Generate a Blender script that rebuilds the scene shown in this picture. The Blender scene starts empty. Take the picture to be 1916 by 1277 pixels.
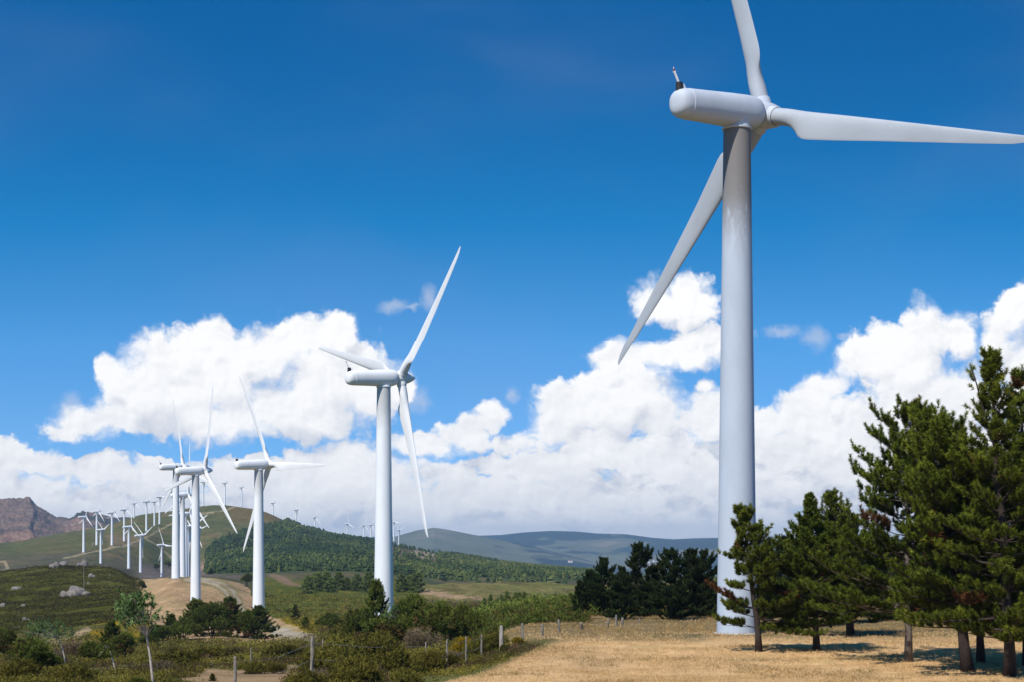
import bpy, math, random
import numpy as np
from mathutils import Vector

# ------------------------------------------------------------------ camera
scene = bpy.context.scene
COL = scene.collection
FPX = 3150.0          # focal length in pixels of a 1916 px wide picture
HZ = 1025.0           # height of the horizon in the same pixels
CAM_Z = 7.3
K = FPX / 1400.0      # metres per table distance unit
cam_data = bpy.data.cameras.new('camera')
cam = bpy.data.objects.new('camera', cam_data)
COL.objects.link(cam)
cam.location = (0, 0, CAM_Z)
cam.rotation_euler = (math.radians(90), 0, 0)
cam_data.sensor_width = 36.0
cam_data.lens = 36.0 * FPX / 1916.0
cam_data.shift_y = (HZ - 638.5) / 1916.0
cam_data.clip_start = 0.5
cam_data.clip_end = 120000
scene.camera = cam
scene.view_settings.view_transform = 'Standard'
scene.view_settings.look = 'None'
scene.view_settings.exposure = 0.08
scene.view_settings.gamma = 1.0
scene.render.resolution_x = 1024
scene.render.resolution_y = 683
scene.cycles.max_bounces = 6
scene.cycles.diffuse_bounces = 2
scene.cycles.glossy_bounces = 2
scene.cycles.transparent_max_bounces = 8
scene.cycles.volume_bounces = 0

# ------------------------------------------------------------------ sun
SUN_EL = math.radians(48)
SUN_FROM = Vector((-math.cos(SUN_EL) * 0.56, -math.cos(SUN_EL) * 0.8285, math.sin(SUN_EL)))
sd = bpy.data.lights.new('sun', 'SUN')
sd.energy = 4.8
sd.angle = math.radians(1.0)
sd.color = (1.0, 0.955, 0.88)
so = bpy.data.objects.new('sun', sd)
COL.objects.link(so)
so.rotation_euler = SUN_FROM.to_track_quat('Z', 'Y').to_euler()

def lin(r, g, b):
    f = lambda c: (c / 255) / 12.92 if c <= 10 else ((c / 255 + 0.055) / 1.055) ** 2.4
    return (f(r), f(g), f(b))

# ------------------------------------------------------------------ sky
world = bpy.data.worlds.new('World')
scene.world = world
world.use_nodes = True
world.cycles.sampling_method = 'MANUAL'
world.cycles.sample_map_resolution = 512

class NT:
    """small helper round a node tree"""
    def __init__(s, nt): s.nt = nt
    def new(s, t, **kw):
        n = s.nt.nodes.new(t)
        for k, v in kw.items(): setattr(n, k, v)
        return n
    def put(s, sock, v):
        if isinstance(v, bpy.types.NodeSocket): s.nt.links.new(v, sock)
        elif v is not None:
            if sock.type == 'RGBA' and len(v) == 3: v = (*v, 1)
            sock.default_value = v
    def m(s, op, a, b=None, c=None, clamp=False):
        n = s.new('ShaderNodeMath', operation=op, use_clamp=clamp)
        for i, v in enumerate((a, b, c)):
            if v is not None: s.put(n.inputs[i], v)
        return n.outputs[0]
    def v(s, op, a, b=None, c=None, scale=None):
        n = s.new('ShaderNodeVectorMath', operation=op)
        for i, x in enumerate((a, b, c)):
            if x is not None: s.put(n.inputs[i], x)
        if scale is not None: s.put(n.inputs['Scale'], scale)
        return n.outputs['Value'] if op in ('DOT_PRODUCT', 'LENGTH', 'DISTANCE') else n.outputs[0]
    def noise(s, vec, scale, detail=4, rough=0.5, dist=0.0, out=0, lac=2.0):
        n = s.new('ShaderNodeTexNoise', noise_dimensions='3D')
        s.put(n.inputs['Vector'], vec)
        n.inputs['Scale'].default_value = scale
        n.inputs['Detail'].default_value = detail
        n.inputs['Roughness'].default_value = rough
        n.inputs['Lacunarity'].default_value = lac
        n.inputs['Distortion'].default_value = dist
        return n.outputs[out]
    def smooth(s, x, a, b, lo=0.0, hi=1.0):
        n = s.new('ShaderNodeMapRange', interpolation_type='SMOOTHSTEP')
        s.put(n.inputs[0], x)
        for i, v in enumerate((a, b, lo, hi)): s.put(n.inputs[i + 1], v)
        return n.outputs[0]
    def mix(s, f, a, b, blend='MIX'):
        n = s.new('ShaderNodeMix', data_type='RGBA', blend_type=blend)
        s.put(n.inputs[0], f); s.put(n.inputs[6], a); s.put(n.inputs[7], b)
        return n.outputs[2]
    def ramp(s, f, stops):
        n = s.new('ShaderNodeValToRGB')
        s.put(n.inputs[0], f)
        el = n.color_ramp.elements
        while len(el) < len(stops): el.new(0.5)
        for e, (p, c) in zip(el, stops):
            e.position = p; e.color = (*c, 1)
        return n.outputs[0]

# cumulus: (centre x, centre y, half width, half height) as seen from the viewpoint, in
# thousandths of the focal frame; they stand in the sky's own direction space.
CUMULUS = [
 (150,795,65,38),(118,812,50,26),(255,735,72,92),(215,790,80,46),(300,655,66,52),(358,640,68,46),(300,730,110,100),(410,700,120,92),
 (480,665,95,66),(545,640,66,58),(605,640,66,68),(640,610,32,36),(610,715,120,92),(690,690,68,46),(740,720,50,46),(420,780,200,50),(575,780,140,52),
 (395,618,60,36),(455,640,60,40),(210,700,36,40),(690,735,90,50),(560,760,160,60),(15,852,52,36),(72,872,60,30),(10,920,60,70),(75,935,80,50),(150,948,70,40),(195,935,66,34),(262,912,70,34),(300,955,120,55),
 (560,862,50,26),(640,862,90,44),(790,835,80,32),(872,815,66,38),(915,795,38,32),(940,832,44,18),(700,900,130,48),
 (1130,748,108,74),(1060,762,70,58),(1188,728,72,58),(1130,700,56,32),(1040,795,62,48),(1235,770,60,70),(1090,830,80,36),
 (1322,725,20,26),(1340,770,60,46),(1430,780,50,36),(1500,770,66,40),(1545,730,44,28),(1600,670,52,58),(1650,655,58,50),(1735,625,62,66),
 (1790,630,44,58),(1690,690,100,78),(1870,640,46,68),(1910,590,56,62),(1760,760,200,80),(1560,800,150,70),(1960,720,130,130),
 (1290,556,66,50),(1228,556,52,42),(1300,590,56,32),(1300,645,96,44),(1205,662,92,30),(1150,665,50,22),
]
STRATUS = [(958,985,1500,62),(1000,935,1200,50),(1500,890,420,95),(1960,880,300,110),(1250,905,220,60),(640,920,260,60),(1620,850,330,90),(1150,860,240,70),(900,925,220,42),(60,960,160,50),(250,960,200,50),(540,950,260,50),(360,888,330,34),(1000,880,160,40),(1340,800,90,60),(1480,830,160,60),(1680,780,200,80)]

def sky_point(x, y): return ((x - 958) / 1000, (HZ - y) / 1000)

def blobs(G, P, lst, k):
    acc = None
    for (x, y, rx, ry) in lst:
        cx, cy = sky_point(x, y); ix, iy = 1000 / rx, 1000 / ry
        d = G.v('LENGTH', G.v('MULTIPLY_ADD', P, (ix, iy, 0), (-cx * ix, -cy * iy, 0)))
        acc = d if acc is None else G.m('SMOOTH_MIN', acc, d, k)
    return acc

def warp(G, P0):
    w1 = G.v('SUBTRACT', G.noise(P0, 9.0, 1, 0.5, out=1), (0.5, 0.5, 0.5))
    w2 = G.v('SUBTRACT', G.noise(P0, 34.0, 2, 0.6, out=1), (0.5, 0.5, 0.5))
    P1 = G.v('ADD', P0, G.v('SCALE', w1, scale=0.060))
    P1 = G.v('ADD', P1, G.v('SCALE', w2, scale=0.030))
    return G.v('MULTIPLY', P1, (1, 1, 0))

def billow(G, vec, scale):
    n = G.new('ShaderNodeTexVoronoi', feature='SMOOTH_F1', voronoi_dimensions='2D')
    G.put(n.inputs['Vector'], vec); n.inputs['Scale'].default_value = scale
    n.inputs['Smoothness'].default_value = 0.5
    return G.m('SUBTRACT', 0.42, n.outputs['Distance'])

def make_group(name, body):
    g = bpy.data.node_groups.new(name, 'ShaderNodeTree')
    g.interface.new_socket('P', in_out='INPUT', socket_type='NodeSocketVector')
    g.interface.new_socket('D', in_out='OUTPUT', socket_type='NodeSocketFloat')
    G = NT(g)
    gi = G.new('NodeGroupInput'); go = G.new('NodeGroupOutput')
    g.links.new(body(G, gi.outputs[0]), go.inputs[0])
    return g

def lumps(G, P0):
    P1 = warp(G, P0)
    a = G.m('MULTIPLY', billow(G, P1, 20.0), 0.42)
    a = G.m('ADD', a, G.m('MULTIPLY', billow(G, P1, 48.0), 0.22))
    a = G.m('ADD', a, G.m('MULTIPLY', billow(G, P1, 110.0), 0.09))
    return G.m('ADD', a, G.m('MULTIPLY', G.m('SUBTRACT', G.noise(P0, 150.0, 3, 0.6), 0.5), 0.16))

def masses(G, P0):
    P1 = warp(G, P0)
    cum = G.m('SUBTRACT', 1.0, blobs(G, P1, CUMULUS, 0.25))
    s_ = G.m('SUBTRACT', 1.0, blobs(G, P1, STRATUS, 0.3))
    vv = G.new('ShaderNodeSeparateXYZ'); G.put(vv.inputs[0], P0)
    stretch = G.v('MULTIPLY', P1, (1, 1.9, 0))
    low = G.noise(stretch, 13.0, 5, 0.58)
    st = G.m('ADD', G.m('MULTIPLY', s_, 1.0), G.m('MULTIPLY', G.m('SUBTRACT', low, 0.44), 2.6))
    st = G.m('MINIMUM', st, G.m('MULTIPLY', s_, 5.0))
    return G.m('SMOOTH_MAX', cum, st, 0.15)

g_mass = make_group('cloud_masses', masses)
g_lump = make_group('cloud_lumps', lumps)

W = NT(world.node_tree)
W.nt.nodes.clear()
wout = W.new('ShaderNodeOutputWorld'); bg = W.new('ShaderNodeBackground')
W.nt.links.new(bg.outputs[0], wout.inputs[0])
tc = W.new('ShaderNodeTexCoord').outputs['Generated']
sep = W.new('ShaderNodeSeparateXYZ'); W.put(sep.inputs[0], tc)
dx, dy, dz = sep.outputs
ay = W.m('MAXIMUM', W.m('ABSOLUTE', dy), 0.02)
U = W.m('MULTIPLY', W.m('DIVIDE', dx, ay), FPX / 1000)
V = W.m('MULTIPLY', W.m('DIVIDE', dz, ay), FPX / 1000)
cmb = W.new('ShaderNodeCombineXYZ'); W.put(cmb.inputs[0], U); W.put(cmb.inputs[1], V)
PP = cmb.outputs[0]
def field(grp, p):
    n = W.new('ShaderNodeGroup'); n.node_tree = grp; W.put(n.inputs[0], p); return n.outputs[0]
M0 = field(g_mass, PP); L0 = field(g_lump, PP)
M1 = field(g_mass, W.v('ADD', PP, (-0.020, 0.055, 0)))
L1 = field(g_lump, W.v('ADD', PP, (-0.007, 0.010, 0)))
D0 = W.m('ADD', M0, L0)
edge = W.noise(PP, 6.0, 2, 0.5)
alpha = W.smooth(D0, W.smooth(edge, 0.35, 0.65, -0.05, -0.16), W.smooth(edge, 0.35, 0.65, 0.22, 0.62))
big = W.smooth(W.m('SUBTRACT', M0, M1), -0.75, 0.14)
small = W.m('SUBTRACT', L0, L1)
soft = W.noise(W.v('MULTIPLY', PP, (1, 1.7, 0)), 8.0, 4, 0.52)
shade = W.m('MULTIPLY', big, 0.62)
shade = W.m('ADD', shade, W.m('MULTIPLY', small, 0.60))
shade = W.m('ADD', shade, W.m('MULTIPLY', W.m('SUBTRACT', soft, 0.49), 0.85))
shade = W.m('ADD', shade, W.smooth(V, 0.02, 0.34, -0.02, 0.25))
cloud_col = W.ramp(shade, [(0.0, lin(200, 207, 220)), (0.30, lin(222, 225, 232)), (0.60, lin(238, 239, 242)), (0.92, lin(254, 254, 254))])
# clear sky: Nishita, read a little higher so that it is as deep as in the photograph
nish = W.new('ShaderNodeTexSky', sky_type='NISHITA')
nish.sun_disc = False
nish.sun_elevation = SUN_EL
nish.sun_rotation = math.atan2(SUN_FROM.x, SUN_FROM.y)
nish.air_density = 1.0; nish.dust_density = 0.2; nish.ozone_density = 3.0; nish.altitude = 400
mp = W.v('NORMALIZE', W.v('ADD', W.v('MULTIPLY', tc, (1, 1, 2.6)), (0, 0, 0.10)))
W.put(nish.inputs[0], mp)
tint = W.ramp(W.smooth(V, 0.0, 1.05), [(0.0, (0.95, 1.45, 1.70)), (0.30, (0.62, 1.58, 1.98)), (0.62, (0.08, 1.30, 1.80)), (1.0, (0.0, 0.90, 1.46))])
blue = W.mix(1.0, nish.outputs[0], tint, 'MULTIPLY')
STR = 0.10
veil = W.noise(W.v('MULTIPLY', W.v('ADD', PP, W.v('SCALE', W.noise(PP, 1.4, 2, out=1), scale=0.5)), (0.7, 1.9, 0)), 1.3, 3, 0.5)
veil = W.smooth(veil, 0.42, 0.80, 0.0, 0.11)
blue = W.mix(veil, blue, tuple(c / STR for c in lin(165, 165, 205)))
haz = W.smooth(V, 0.0, 0.16, 0.85, 0.0)
blue = W.mix(haz, blue, tuple(c / STR for c in lin(176, 196, 222)))
cc = W.v('SCALE', cloud_col, scale=1.02 / STR)
# fade the far cloud bank into pale air near the horizon
cc = W.mix(W.smooth(V, -0.02, 0.10, 0.75, 0.0), cc, tuple(c / STR for c in lin(226, 231, 240)))
wp = W.v('MULTIPLY', W.v('ADD', PP, W.v('ADD', W.v('SCALE', W.noise(PP, 22.0, 4, 0.65, out=1), scale=0.05), (-0.025, -0.025, 0))), (1, 1, 0))
wd = blobs(W, wp, [(735, 573, 24, 13), (768, 577, 22, 6), (803, 560, 14, 22), (960, 743, 13, 13), (778, 752, 26, 20), (1465, 617, 34, 11), (1524, 630, 24, 22), (130, 770, 26, 30), (1580, 628, 14, 8), (700, 850, 60, 12)], 0.3)
wa = W.smooth(wd, 0.1, 1.5, 0.50, 0.0)
blue = W.mix(wa, blue, tuple(c / STR for c in lin(205, 212, 228)))
final = W.mix(alpha, blue, cc)
below = W.smooth(dz, -0.03, -0.005)
final = W.mix(below, tuple(c / STR for c in lin(90, 95, 90)), final)
W.put(bg.inputs[0], final)
bg.inputs[1].default_value = STR

# ================================================================== helpers
rng = np.random.default_rng(7)
random.seed(7)
PI = math.pi

def link(o, parent=None):
    COL.objects.link(o)
    if parent is not None: o.parent = parent
    return o

def tag(o, label=None, cat=None, group=None, kind=None):
    if label: o['label'] = label
    if cat: o['category'] = cat
    if group: o['group'] = group
    if kind: o['kind'] = kind
    return o

def empty(name, loc, rz=0.0):
    o = bpy.data.objects.new(name, None); link(o)
    o.location = loc; o.rotation_euler = (0, 0, rz); o.empty_display_size = 0.5
    return o

def mesh_np(name, verts, faces, mat, smooth=False, attrs=None, uvs=None):
    """verts (n,3); faces (m,k) array, all of one size"""
    verts = np.ascontiguousarray(verts, dtype=np.float32); faces = np.ascontiguousarray(faces, dtype=np.int32)
    me = bpy.data.meshes.new(name)
    n, (m, k) = len(verts), faces.shape
    me.vertices.add(n); me.vertices.foreach_set('co', verts.ravel())
    me.loops.add(m * k); me.loops.foreach_set('vertex_index', faces.ravel())
    me.polygons.add(m); me.polygons.foreach_set('loop_start', np.arange(0, m * k, k, dtype=np.int32))
    me.polygons.foreach_set('loop_total', np.full(m, k, dtype=np.int32))
    me.polygons.foreach_set('use_smooth', np.full(m, smooth, dtype=bool))
    for an, av in (attrs or {}).items():
        av = np.asarray(av, dtype=np.float32)
        if av.ndim == 1:
            a = me.attributes.new(an, 'FLOAT', 'POINT'); a.data.foreach_set('value', av)
        else:
            a = me.attributes.new(an, 'FLOAT_COLOR', 'POINT')
            a.data.foreach_set('color', np.hstack([av, np.ones((len(av), 1))]).astype(np.float32).ravel())
    me.update(calc_edges=True)
    if mat: me.materials.append(mat)
    return me

def mobj(name, me, parent=None, loc=None):
    o = bpy.data.objects.new(name, me); link(o, parent)
    if loc is not None: o.location = loc
    return o

class MB:
    """collects simple shapes into one mesh"""
    def __init__(s): s.v = []; s.f = []
    def add(s, vs, fs):
        b = len(s.v); s.v += [tuple(map(float, v)) for v in vs]; s.f += [tuple(b + i for i in f) for f in fs]
    def box(s, c, d, rz=0):
        x, y, z = d[0] / 2, d[1] / 2, d[2] / 2; cr, sr = math.cos(rz), math.sin(rz)
        vs = [(c[0] + i * x * cr - j * y * sr, c[1] + i * x * sr + j * y * cr, c[2] + k * z) for k in (-1, 1) for i, j in ((-1, -1), (1, -1), (1, 1), (-1, 1))]
        s.add(vs, [(3, 2, 1, 0), (4, 5, 6, 7), (0, 1, 5, 4), (1, 2, 6, 5), (2, 3, 7, 6), (3, 0, 4, 7)])
    def tube(s, pts, rads, n=8, cap=True):
        pts = [Vector(p) for p in pts]; b = len(s.v)
        prev = None
        for i, p in enumerate(pts):
            d = (pts[min(i + 1, len(pts) - 1)] - pts[max(i - 1, 0)]).normalized()
            if prev is None: a = d.orthogonal().normalized()
            else: a = (prev - d * prev.dot(d)); a = a.normalized() if a.length > 1e-6 else d.orthogonal().normalized()
            prev = a; c = d.cross(a)
            for k in range(n):
                t = 2 * PI * k / n
                s.v.append(tuple(p + (a * math.cos(t) + c * math.sin(t)) * rads[i]))
        for i in range(len(pts) - 1):
            for k in range(n):
                s.f.append((b + i * n + k, b + i * n + (k + 1) % n, b + (i + 1) * n + (k + 1) % n, b + (i + 1) * n + k))
        if cap:
            s.f.append(tuple(b + k for k in range(n))[::-1]); e = b + (len(pts) - 1) * n
            s.f.append(tuple(e + k for k in range(n)))
    def lathe(s, prof, n=48, axis='z', cen=(0, 0, 0), capa=True, capb=True):
        b = len(s.v)
        for (r, h) in prof:
            for k in range(n):
                t = 2 * PI * k / n; c, d = r * math.cos(t), r * math.sin(t)
                p = (c, d, h) if axis == 'z' else (h, c, d)
                s.v.append((p[0] + cen[0], p[1] + cen[1], p[2] + cen[2]))
        for i in range(len(prof) - 1):
            for k in range(n):
                s.f.append((b + i * n + k, b + i * n + (k + 1) % n, b + (i + 1) * n + (k + 1) % n, b + (i + 1) * n + k))
        if capa: s.f.append(tuple(b + k for k in range(n))[::-1])
        if capb: s.f.append(tuple(b + (len(prof) - 1) * n + k for k in range(n)))
    def mesh(s, name, mat, smooth=False, sharp=None):
        me = bpy.data.meshes.new(name); me.from_pydata(s.v, [], s.f); me.update()
        me.materials.append(mat)
        if smooth:
            me.polygons.foreach_set('use_smooth', np.ones(len(me.polygons), dtype=bool))
            if sharp: me.set_sharp_from_angle(angle=math.radians(sharp))
        return me
    def build(s, name, mat, parent=None, smooth=False, sharp=None):
        return mobj(name, s.mesh(name, mat, smooth, sharp), parent)

def copy_tree(o, parent=None):
    c = o.copy(); COL.objects.link(c)
    if parent is not None: c.parent = parent
    for ch in list(o.children): copy_tree(ch, c)
    return c

def hsh(ix, iy, seed):
    h = (ix.astype(np.int64) * 374761393 + iy.astype(np.int64) * 668265263 + seed * 1442695041) & 0xffffffff
    h = ((h ^ (h >> 13)) * 1274126177) & 0xffffffff
    return ((h ^ (h >> 16)) & 0xffffff) / float(0xffffff)
def vnoise(x, y, seed=0):
    x = np.asarray(x, float); y = np.asarray(y, float)
    ix, iy = np.floor(x), np.floor(y); fx, fy = x - ix, y - iy
    fx = fx * fx * (3 - 2 * fx); fy = fy * fy * (3 - 2 * fy)
    a, b, c, d = hsh(ix, iy, seed), hsh(ix + 1, iy, seed), hsh(ix, iy + 1, seed), hsh(ix + 1, iy + 1, seed)
    return (a * (1 - fx) + b * fx) * (1 - fy) + (c * (1 - fx) + d * fx) * fy
def fbm(x, y, oct=4, seed=0, gain=0.5):
    s = 0; a = 1; t = 0
    for i in range(oct):
        s = s + a * vnoise(x * 2 ** i + 17.3 * i, y * 2 ** i - 9.1 * i, seed + i); t += a; a *= gain
    return s / t - 0.5
def sstep(x, a, b):
    t = np.clip((x - a) / (b - a), 0, 1); return t * t * (3 - 2 * t)

# ------------------------------------------------------------------ materials
def material(name, rough=0.8, spec=0.3):
    m = bpy.data.materials.new(name); m.use_nodes = True
    n = NT(m.node_tree); b = m.node_tree.nodes['Principled BSDF']
    b.inputs['Roughness'].default_value = rough
    b.inputs['Specular IOR Level'].default_value = spec
    return m, n, b

def mat_plain(name, col, rough=0.7, var=0.25, scale=3.0, spec=0.3):
    m, n, b = material(name, rough, spec)
    tc = n.new('ShaderNodeTexCoord').outputs['Object']
    f = n.noise(tc, scale, 5, 0.6)
    dark = tuple(c * (1 - var) for c in col); light = tuple(min(1, c * (1 + var)) for c in col)
    n.put(b.inputs['Base Color'], n.ramp(f, [(0.3, dark), (0.7, light)]))
    return m

def mat_paint(name, col, stain=0.0, top=36.0, grime=0.06):
    """weathered white gel coat / painted steel"""
    m, n, b = material(name, 0.60, 0.18)
    tc = n.new('ShaderNodeTexCoord').outputs['Object']
    big = n.noise(n.v('MULTIPLY', tc, (1, 1, 0.35)), 0.6, 5, 0.6)
    base = n.mix(n.smooth(big, 0.35, 0.75), col, tuple(c * (1 - grime * 2) for c in col))
    if stain:
        streak = n.noise(n.v('MULTIPLY', tc, (1.0, 1.0, 0.25)), 2.6, 6, 0.72)
        spot = n.noise(tc, 5.0, 4, 0.7)
        z = n.new('ShaderNodeSeparateXYZ'); n.put(z.inputs[0], tc)
        hgt = n.smooth(z.outputs[2], top - 8.0, top + 6.5)
        f = n.m('MULTIPLY', n.smooth(n.m('ADD', streak, n.m('MULTIPLY', hgt, 0.36)), 0.42, 0.68), n.smooth(hgt, 0.02, 0.7), clamp=True)
        base = n.mix(n.m('MULTIPLY', n.smooth(hgt, 0.45, 1.0), 0.55 * stain), base, lin(120, 118, 122)); base = n.mix(n.m('MULTIPLY', f, stain), base, lin(112, 104, 96))
        rust = n.m('MULTIPLY', n.smooth(spot, 0.66, 0.74), n.smooth(hgt, 0.1, 0.6))
        base = n.mix(n.m('MULTIPLY', rust, 0.6), base, lin(120, 78, 58))
    n.put(b.inputs['Base Color'], base)
    return m

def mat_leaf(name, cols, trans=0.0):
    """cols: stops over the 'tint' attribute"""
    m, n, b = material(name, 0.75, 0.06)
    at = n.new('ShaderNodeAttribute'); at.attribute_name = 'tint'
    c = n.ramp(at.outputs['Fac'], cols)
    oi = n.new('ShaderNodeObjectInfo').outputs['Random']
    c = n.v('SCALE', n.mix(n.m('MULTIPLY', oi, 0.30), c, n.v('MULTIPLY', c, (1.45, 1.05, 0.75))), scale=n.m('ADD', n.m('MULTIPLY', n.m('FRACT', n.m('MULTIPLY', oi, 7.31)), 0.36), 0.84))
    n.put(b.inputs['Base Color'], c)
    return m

# ================================================================== terrain
KN_D = np.array([34, 40, 60, 90, 130, 200, 290, 400, 550, 750, 1000, 1200, 1450, 1700, 2200, 3200], float)
TAB = {
 -900: [1310,1290,1262,1245,1228,1200,1150,1120,1100,1080,1060,1050,1045,1047,1055,1075],
 -300: [1305,1288,1262,1245,1228,1200,1130,1085,1085,1068,1045,1035,1028,1034,1045,1070],
    0: [1302,1287,1262,1245,1228,1200,1128,1072,1083,1062,1033,1024,1018,1024,1040,1068],
  100: [1300,1285,1260,1242,1222,1190,1122,1062,1075,1058,1025,1011,1002,1010,1030,1066],
  200: [1298,1283,1258,1238,1218,1180,1115,1066,1082,1063,1018, 997, 985, 995,1022,1066],
  265: [1298,1283,1255,1232,1213,1168,1112,1090,1090,1082,1032, 983, 966, 976,1015,1066],
  330: [1300,1285,1252,1230,1208,1176,1085,1084,1084.5,1083,1064,990,957,966,1010,1066],
  400: [1302,1288,1255,1230,1204,1172,1092,1085,1080,1070,1034, 988, 947, 956,1005,1066],
  480: [1302,1290,1258,1230,1203,1176,1120,1100,1082,1062,1022, 988, 955, 962,1008,1066],
  560: [1300,1289,1258,1228,1198,1165,1128,1098,1078,1052,1020, 998, 989,1000,1024,1068],
  700: [1300,1284,1252,1222,1194,1158,1130,1102,1082,1055,1034,1020,1021,1032,1048,1072],
  850: [1300,1283,1240,1195,1165,1145,1134,1097,1108,1075,1052,1043,1050,1058,1066,1078],
 1000: [1300,1281,1197,1150,1140,1124,1134,1093,1110,1078,1066,1066,1072,1076,1080,1086],
 1150: [1300,1281,1193,1140,1128,1118,1124,1098,1104,1088,1076,1082,1086,1088,1088,1090],
 1400: [1300,1281,1192,1139,1105,1092,1088,1086,1085,1084,1083,1083,1084,1085,1086,1090],
 1916: [1300,1281,1192,1139,1105,1092,1088,1086,1085,1084,1083,1083,1084,1085,1086,1090],
 3000: [1300,1281,1192,1139,1105,1092,1088,1086,1085,1084,1083,1083,1084,1085,1086,1090],
}
TP = np.array(sorted(TAB), float)
TS = np.array([TAB[int(p)] for p in TP], float)          # (cols, rows)
def pchip_slopes(x, y):
    h = np.diff(x)[:, None]; d = np.diff(y, axis=0) / h
    m = np.zeros_like(y); m[0] = d[0]; m[-1] = d[-1]
    a, b = d[:-1], d[1:]; w1 = 2 * h[1:] + h[:-1]; w2 = h[1:] + 2 * h[:-1]
    with np.errstate(all='ignore'):
        hm = (w1 + w2) / (w1 / a + w2 / b)
    m[1:-1] = np.where(a * b > 0, hm, 0); return np.nan_to_num(m)
def pchip_eval(x, y, m, xq):
    i = np.clip(np.searchsorted(x, xq) - 1, 0, len(x) - 2); h = x[i + 1] - x[i]; t = np.clip((xq - x[i]) / h, 0, 1)
    return i, h, t
LKD = np.log(KN_D)
# dense lookup grid: columns every 4 px, rows 600 in log distance
GX = np.arange(-900, 3001, 4.0); GL = np.linspace(LKD[0], LKD[-1], 640)
def interp_axis0(x, y, xq):
    m = pchip_slopes(x, y); i, h, t = pchip_eval(x, y, m, xq)
    t = t[:, None]; h = h[:, None]
    return ((2*t**3 - 3*t**2 + 1) * y[i] + (t**3 - 2*t**2 + t) * h * m[i] + (-2*t**3 + 3*t**2) * y[i+1] + (t**3 - t**2) * h * m[i+1])
TMP = interp_axis0(LKD, TS.T, GL)                          # (rows, cols_tab)
GY = interp_axis0(TP, TMP.T, GX)                           # (cols, rows) pixel heights
def ylook(px, d):
    """pixel height of the ground at column px and table distance d"""
    u = np.clip((np.asarray(px, float) - GX[0]) / 4.0, 0, len(GX) - 1.001)
    v = np.clip((np.log(np.asarray(d, float)) - GL[0]) / (GL[1] - GL[0]), 0, len(GL) - 1.001)
    i = u.astype(int); j = v.astype(int); fu = u - i; fv = v - j
    return (GY[i, j] * (1-fu) * (1-fv) + GY[i+1, j] * fu * (1-fv) + GY[i, j+1] * (1-fu) * fv + GY[i+1, j+1] * fu * fv)
def rough_z(X, Y, px, d):
    """small relief, metres"""
    wild = 1 - sstep(px, *(0, 1)) if False else 1.0
    s = Y / FPX                                             # metres per pixel
    tan = field_mask(px, d)
    a = fbm(X / 9.0, Y / 9.0, 4, 3) * 1.3 + fbm(X / 45.0, Y / 60.0, 3, 9) * 2.0
    a = a + fbm(X / 16.0, Y / 30.0, 4, 33) * 3.2 * sstep(d, 200, 260) * (1 - sstep(d, 560, 700)) * (np.asarray(px) > 760)
    far = fbm(X / 60.0, Y / 90.0, 5, 21) * np.clip(s * 6.0, 0, 9.0)
    a = a * np.clip((d - 60) / 200 + 0.25, 0.2, 1.0) + far * np.clip((d - 200) / 500, 0, 1)
    return a * (1 - tan) + tan * fbm(X / 6.0, Y / 6.0, 3, 5) * 0.22
def field_edge(d):
    return np.interp(d, [30, 40.6, 46, 52, 57, 63, 70, 90, 200], [600, 815, 900, 985, 1040, 1085, 1100, 1110, 1200])
def field_mask(px, d):
    e = field_edge(d)
    return sstep(px, e - 22, e + 22) * (1 - sstep(d, 92, 125))
def ground_z(px, d):
    Y = d * K; X = (px - 958) / FPX * Y
    z = CAM_Z + (HZ - ylook(px, d)) / 1400.0 * d
    return z + rough_z(X, Y, px, d)
def gpos(px, d):
    px = np.asarray(px, float); d = np.asarray(d, float)
    Y = d * K; return np.stack([(px - 958) / FPX * Y, Y, ground_z(px, d)], -1)
def hit(px, py, dmin=36, dmax=3000):
    """first ground met by the sight line through a pixel: (x, y, z) and the table distance"""
    ds = np.exp(np.linspace(math.log(dmin), math.log(dmax), 3000))
    yy = HZ - (ground_z(np.full(ds.shape, float(px)), ds) - CAM_Z) / ds * 1400.0
    k = np.argmax(yy <= py)
    d = ds[k] if yy[k] <= py else dmax
    return Vector(gpos(px, d)), float(d)

# ------------------------------------------------------------------ ground colours (what grows or lies there)
def seg_dist(px, py, pts):
    """distance in pixels from a polyline"""
    best = np.full(np.shape(px), 1e9)
    for (x0, y0), (x1, y1) in zip(pts[:-1], pts[1:]):
        vx, vy = x1 - x0, y1 - y0; L = vx * vx + vy * vy
        t = np.clip(((px - x0) * vx + (py - y0) * vy) / L, 0, 1)
        best = np.minimum(best, np.hypot(px - x0 - t * vx, (py - y0 - t * vy) * 1.6))
    return best
def blend(c, f, col): return c * (1 - f[..., None]) + np.array(col) * f[..., None]
def box_mask(px, py, x0, x1, y0, y1, s=8):
    return sstep(px, x0 - s, x0 + s) * (1 - sstep(px, x1 - s, x1 + s)) * sstep(py, y0 - s * .5, y0 + s * .5) * (1 - sstep(py, y1 - s * .5, y1 + s * .5))
def in_poly(px, py, poly):
    r = np.zeros(np.shape(px), bool); n = len(poly)
    for i in range(n):
        x0, y0 = poly[i]; x1, y1 = poly[(i + 1) % n]
        c = ((y0 > py) != (y1 > py)) & (px < (x1 - x0) * (py - y0) / ((y1 - y0) or 1e-9) + x0)
        r ^= c
    return r
HEATH = (0.074, 0.076, 0.014); OLIVE = (0.105, 0.105, 0.035); TAN = (0.59, 0.375, 0.185); BARE = (0.42, 0.275, 0.15)
GREYGRASS = (0.21, 0.155, 0.080); PATH = (0.46, 0.37, 0.24); TRACK = (0.33, 0.26, 0.15)
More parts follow.
